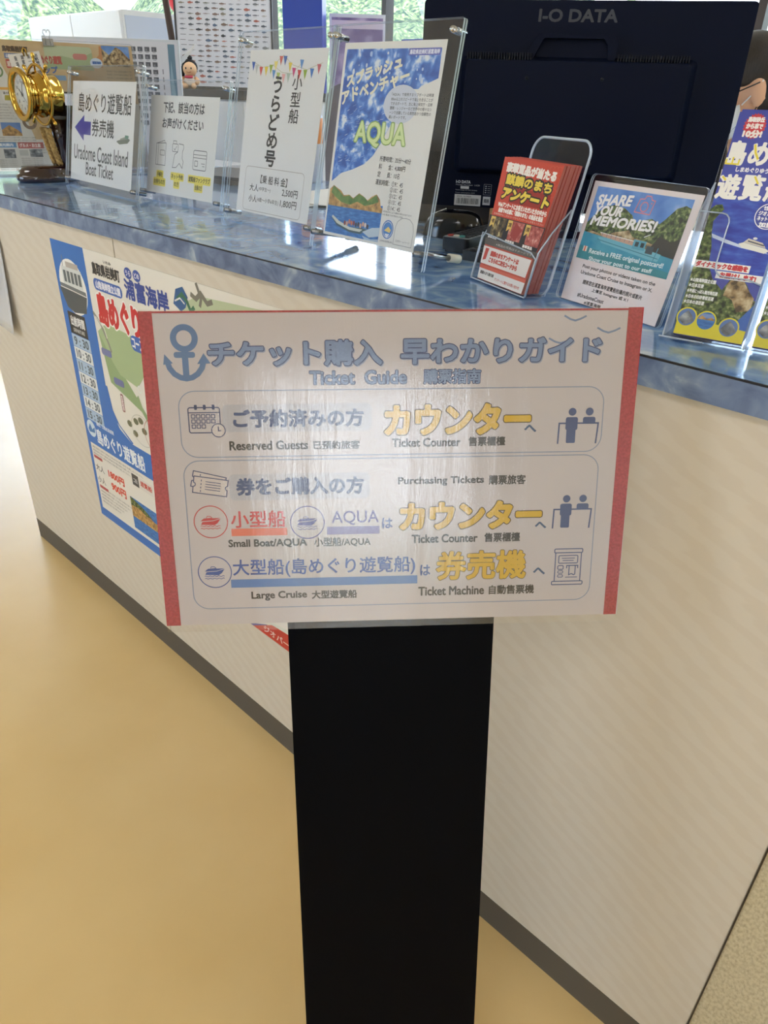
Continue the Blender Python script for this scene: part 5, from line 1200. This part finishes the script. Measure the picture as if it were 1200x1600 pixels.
# staff side of the counter: bottle, papers, chair
bt = thing('spray_bottle', 'white bottle with orange label on the back of the counter', 'bottle', (-1.720, 0.800, HC + 0.0005))
MB().lathe([(0, 0), (0.030, 0), (0.032, 0.004), (0.032, 0.165), (0.018, 0.178), (0.0, 0.178)], mat('#CDD2E0', .4), 24).build('body', bt)
MB().lathe([(0.0325, 0.098), (0.0328, 0.099), (0.0328, 0.160), (0.0325, 0.161)], mat('#EF9448', .5), 24).build('label_band', bt)
MB().lathe([(0.0, 0.200), (0.015, 0.200), (0.0165, 0.198), (0.0165, 0.178), (0, 0.178)], mat('#4A4C60', .4), 20).build('cap', bt)
lt = thing('laptop', 'closed dark grey laptop lying behind the small boat fare stand', 'laptop', (-1.84, 0.64, HC + 0.0005), rz=R(12))
MB().prism(rrect(-0.16, -0.11, 0.16, 0.11, 0.012), 0.0, 0.010, mat('#5E5F66', .35)).build('base', lt, 0.002); MB().prism(rrect(-0.16, -0.11, 0.16, 0.11, 0.012), 0.0105, 0.019, mat('#4A4B52', .35)).build('lid', lt, 0.002)
for k in range(3):
    o = MB().box((-0.105, -0.148, 0), (0.105, 0.148, 0.0016), M_PAPER).build('paper_sheet'); o.location = (-1.42 + 0.012 * k, 0.56 + 0.01 * k, HC + 0.0005 + 0.0018 * k); o.rotation_euler = (0, 0, R(-8 + 9 * k))
    tag(o, ('bottom sheet', 'middle sheet', 'top sheet')[k] + ' of loose white papers on the counter behind fare stand', 'paper', 'loose papers on the counter')
oc = thing('office_chair', 'grey office chair behind the counter left of the monitor', 'chair', (-1.93, 1.29, 0), rz=R(40))
M_GREYF = mat('#6E6A76', .85)
MB().prism(rrect(-0.235, -0.23, 0.235, 0.23, 0.07), 0.44, 0.52, M_GREYF).build('seat', oc, 0.015)
MB().prism(rrect(-0.215, 0.60, 0.215, 1.315, 0.07), -0.03, 0.03, M_GREYF, M=Matrix(((1, 0, 0, 0), (0, 0, 1, 0.24), (0, 1, 0, 0), (0, 0, 0, 1)))).build('backrest', oc, 0.015)
MB().box((-0.03, 0.20, 0.46), (0.03, 0.285, 0.70), M_BLACKP).build('back_bracket', oc, 0.004)
MB().tube([(0, 0, 0.10), (0, 0, 0.44)], 0.028, M_STEEL, 16).build('gas_lift', oc)
for k in range(5):
    a = 2 * PI * k / 5; l_ = MB().tube([(0, 0, 0.11), (0.27 * math.cos(a), 0.27 * math.sin(a), 0.075)], [0.026, 0.018], M_BLACKP, 10).build('leg', oc)
    MB().ball((0.27 * math.cos(a), 0.27 * math.sin(a), 0.030), (0.028, 0.028, 0.030), M_BLACKP, 14, 8).build('castor', l_)

# ================================================================== STAFF MEMBER BEHIND THE MONITOR
def limb(mb, a, b, ra, rb, m):
    a, b = Vector(a), Vector(b); n = max(2, int((b - a).length / 0.02)); mb.ball(a, ra, m, 14, 8); mb.ball(b, rb, m, 14, 8)
    return mb.tube([a.lerp(b, i / n) for i in range(n + 1)], [ra + (rb - ra) * i / n for i in range(n + 1)], m, 14)
def weld(o, vox, it=6, f=0.5):
    r_ = o.modifiers.new('weld', 'REMESH'); r_.mode = 'VOXEL'; r_.voxel_size = vox; r_.use_smooth_shade = True
    s_ = o.modifiers.new('soften', 'SMOOTH'); s_.iterations = it; s_.factor = f
    return o
M_SKIN = mat('#D9A988', .55, name='skin'); M_HAIR = noisy('dark_hair', [(0.3, '#14100F'), (0.7, '#2A2220')], scale=60, stretch=(6, 6, 1), rough=.4)
HH = Vector((0, -0.068, 1.316))          # head centre, face towards local -y
pe = thing('person', 'seated person in white face mask and glasses bent down behind the monitor', 'person', (-0.718, 1.361, 0), rz=R(-47))
TH = Matrix.Translation(HH) @ Matrix.Rotation(R(20), 4, 'X') @ Matrix.Scale(0.90, 4)
b = MB()
for p, q, r0, r1 in (((0, .17, .58), (0, .12, .78), .135, .118), ((0, .12, .78), (0, .07, .98), .118, .132), ((0, .07, .98), (0, .045, 1.08), .128, .085), ((0, .04, 1.07), (0, -.03, 1.235), .054, .046)): limb(b, p, q, r0, r1, M_SKIN)
for s in (-1, 1):
    limb(b, (s * .05, .05, 1.08), (s * .165, .05, 1.055), .06, .055, M_SKIN)
    limb(b, (s * .17, .05, 1.05), (s * .205, -.02, .80), .047, .038, M_SKIN); limb(b, (s * .205, -.02, .80), (s * .13, -.20, .70), .037, .026, M_SKIN)
    limb(b, (s * .085, .16, .56), (s * .10, -.24, .55), .082, .056, M_SKIN); limb(b, (s * .10, -.24, .55), (s * .10, -.20, .10), .052, .036, M_SKIN); limb(b, (s * .10, -.18, .055), (s * .105, -.36, .036), .036, .030, M_SKIN)
    # hand: palm, four fingers, thumb resting towards the thigh
    W0 = Vector((s * .128, -.205, .697)); D = Vector((-s * .25, -.80, -.50)).normalized(); A = Vector((s * 1, -.25, 0)).normalized(); N = D.cross(A).normalized() * (1 if s > 0 else -1)
    for k in range(4): limb(b, W0 + A * (.012 * (k - 1.5)), W0 + D * .075 + A * (.019 * (k - 1.5)), .014, .0115, M_SKIN)
    for k, L in enumerate((.058, .072, .077, .068)):
        j0 = W0 + D * .080 + A * (.0195 * (k - 1.5)); j1 = j0 + (D + Vector((0, 0, -.35))).normalized() * L * .5; j2 = j1 + (D + Vector((0, 0, -1.0))).normalized() * L * .5
        limb(b, j0, j1, .0095, .0085, M_SKIN); limb(b, j1, j2, .0085, .0072, M_SKIN)
    t0 = W0 + D * .020 - A * s * .022 * s; t1 = t0 - A * .030 + D * .024; limb(b, t0, t1, .0125, .0105, M_SKIN); limb(b, t1, t1 + D * .030 - A * .006, .0102, .0085, M_SKIN)
# head
b.ball((0, .012, .022), (.073, .092, .095), M_SKIN, 24, 16, TH); b.ball((0, -.018, -.045), (.056, .062, .070), M_SKIN, 22, 14, TH); b.ball((0, -.055, -.092), (.026, .022, .020), M_SKIN, 16, 10, TH)
b.ball((0, -.090, -.022), (.012, .016, .024), M_SKIN, 14, 10, TH); b.ball((0, -.099, -.034), (.0145, .011, .010), M_SKIN, 14, 10, TH); b.ball((0, -.070, .018), (.050, .020, .014), M_SKIN, 16, 10, TH)
b.ball((0, -.078, -.064), (.024, .010, .007), M_SKIN, 14, 8, TH); b.ball((0, -.077, -.074), (.020, .010, .007), M_SKIN, 14, 8, TH)
for s in (-1, 1):
    b.ball((s * .076, .016, -.012), (.009, .020, .034), M_SKIN, 14, 10, TH); b.ball((s * .074, .010, -.036), (.008, .011, .014), M_SKIN, 12, 8, TH)
weld(b.build('body', pe), 0.0055, 5)
for s in (-1, 1):
    e = MB().ball((s * .031, -.0765, -.003), (.0125, .010, .0085), mat('#E8E4E0', .2), 16, 10, TH).ball((s * .031, -.0845, -.0035), (.0055, .0030, .0055), mat('#1C1412', .1), 12, 8, TH).build('eye', pe)
h = MB()
h.ball((0, .024, .044), (.084, .098, .080), M_HAIR, 26, 16, TH); h.ball((0, .062, -.010), (.078, .062, .090), M_HAIR, 22, 14, TH); h.ball((0, -.050, .070), (.060, .034, .034), M_HAIR, 18, 12, TH); h.ball((0, .085, -.075), (.052, .040, .055), M_HAIR, 18, 12, TH)
for s in (-1, 1): h.ball((s * .064, -.014, .046), (.018, .034, .034), M_HAIR, 16, 10, TH)
weld(h.build('hair', pe), 0.006, 4)
mk_ = MB(); vs = []; fs = []
for j in range(13):
    for i in range(19):
        u_ = -1 + 2 * i / 18; v_ = j / 12
        a = u_ * R(78); zz = -.020 - .090 * v_ + .018 * abs(u_) * (v_ - .4)
        rx, ry = .066 - .006 * v_, .088 + .020 * math.sin(v_ * PI) * (1 - abs(u_)) - .012 * v_
        vs.append((rx * math.sin(a), -.006 - ry * math.cos(a) - .004, zz))
for j in range(12):
    for i in range(18):
        q = j * 19 + i; fs.append((q, q + 1, q + 20, q + 19))
mk_.add(vs, fs, mat('#DDE2E6', .8), True, TH); mo_ = mk_.build('face_mask', pe); sd = mo_.modifiers.new('thickness', 'SOLIDIFY'); sd.thickness = .0015
for s in (-1, 1): MB().tube([TH @ Vector((s * .064, -.024, -.030)), TH @ Vector((s * .074, .002, -.012)), TH @ Vector((s * .080, .028, .012))], .0016, mat('#E4E6E8', .7), 6).tube([TH @ Vector((s * .058, -.028, -.095)), TH @ Vector((s * .070, .006, -.050)), TH @ Vector((s * .080, .026, -.022))], .0016, mat('#2A2624', .7), 6).build('ear_loop', mo_)
g = MB()
for s in (-1, 1):
    g.tube([TH @ Vector((s * .033 + .026 * math.cos(2 * PI * k / 24), -.101 + .004 * abs(math.cos(2 * PI * k / 24)), -.004 + .019 * math.sin(2 * PI * k / 24))) for k in range(24)], .0016, mat('#15120F', .3), 6, closed=True)
    g.tube([TH @ Vector((s * .060, -.098, .002)), TH @ Vector((s * .074, -.040, .004)), TH @ Vector((s * .083, .018, .010))], .0016, mat('#15120F', .3), 6)
g.tube([TH @ Vector((-.008, -.104, .0)), TH @ Vector((0, -.108, .003)), TH @ Vector((.008, -.104, .0))], .0016, mat('#15120F', .3), 6); g.build('glasses', pe)
M_SHIRT = mat('#1A1D2A', .85); c = MB()
for p, q, r0, r1 in (((0, .17, .56), (0, .12, .78), .150, .132), ((0, .12, .78), (0, .07, .98), .132, .145), ((0, .07, .98), (0, .045, 1.075), .140, .085)): limb(c, p, q, r0, r1, M_SHIRT)
for s in (-1, 1):
    limb(c, (s * .05, .05, 1.075), (s * .168, .05, 1.052), .068, .066, M_SHIRT); limb(c, (s * .172, .05, 1.05), (s * .208, -.02, .80), .060, .050, M_SHIRT); limb(c, (s * .208, -.02, .80), (s * .142, -.172, .712), .049, .038, M_SHIRT)
weld(c.build('shirt', pe), 0.009, 5)
c = MB(); M_TR = mat('#23252C', .85)
limb(c, (-.08, .17, .56), (.08, .17, .56), .125, .125, M_TR)
for s in (-1, 1): limb(c, (s * .085, .16, .56), (s * .10, -.24, .55), .096, .070, M_TR); limb(c, (s * .10, -.24, .55), (s * .10, -.20, .12), .066, .052, M_TR)
weld(c.build('trousers', pe), 0.009, 5)
for s in (-1, 1):
    c = MB(); limb(c, (s * .10, -.165, .042), (s * .105, -.375, .036), .041, .035, mat('#15151A', .5)); weld(c.build('shoe', pe), 0.008, 4)
st = thing('staff_stool', 'low black stool the masked staff member sits on', 'stool', (-0.718 + 0.13 * 0.731, 1.361 + 0.13 * 0.682, 0), rz=R(-47))
MB().lathe([(0, 0.37), (0.17, 0.37), (0.185, 0.385), (0.185, 0.415), (0.17, 0.43), (0, 0.432)], mat('#1A1B20', .6), 32).build('seat', st)
MB().tube([(0, 0, 0.04), (0, 0, 0.37)], 0.025, M_STEEL, 16).build('pedestal', st); MB().lathe([(0, 0), (0.20, 0), (0.20, 0.012), (0.04, 0.04), (0, 0.045)], M_STEEL, 32).build('base', st)

dt = thing('document_tray', 'low dark brown tray under the monitor behind the black mouse', 'tray', (-1.03, 0.560, HC + 0.0005), rz=R(30))
MB().box((-0.10, -0.07, 0), (0.125, 0.07, 0.006), mat('#3A3230', .5)).build('base', dt, 0.001)
for lo, hi in (((-0.10, -0.07, 0.006), (0.125, -0.066, 0.034)), ((-0.10, 0.066, 0.006), (0.125, 0.07, 0.034)), ((-0.10, -0.066, 0.006), (-0.096, 0.066, 0.034)), ((0.121, -0.066, 0.006), (0.125, 0.066, 0.034))): MB().box(lo, hi, mat('#4A403C', .5)).build('rim', dt)
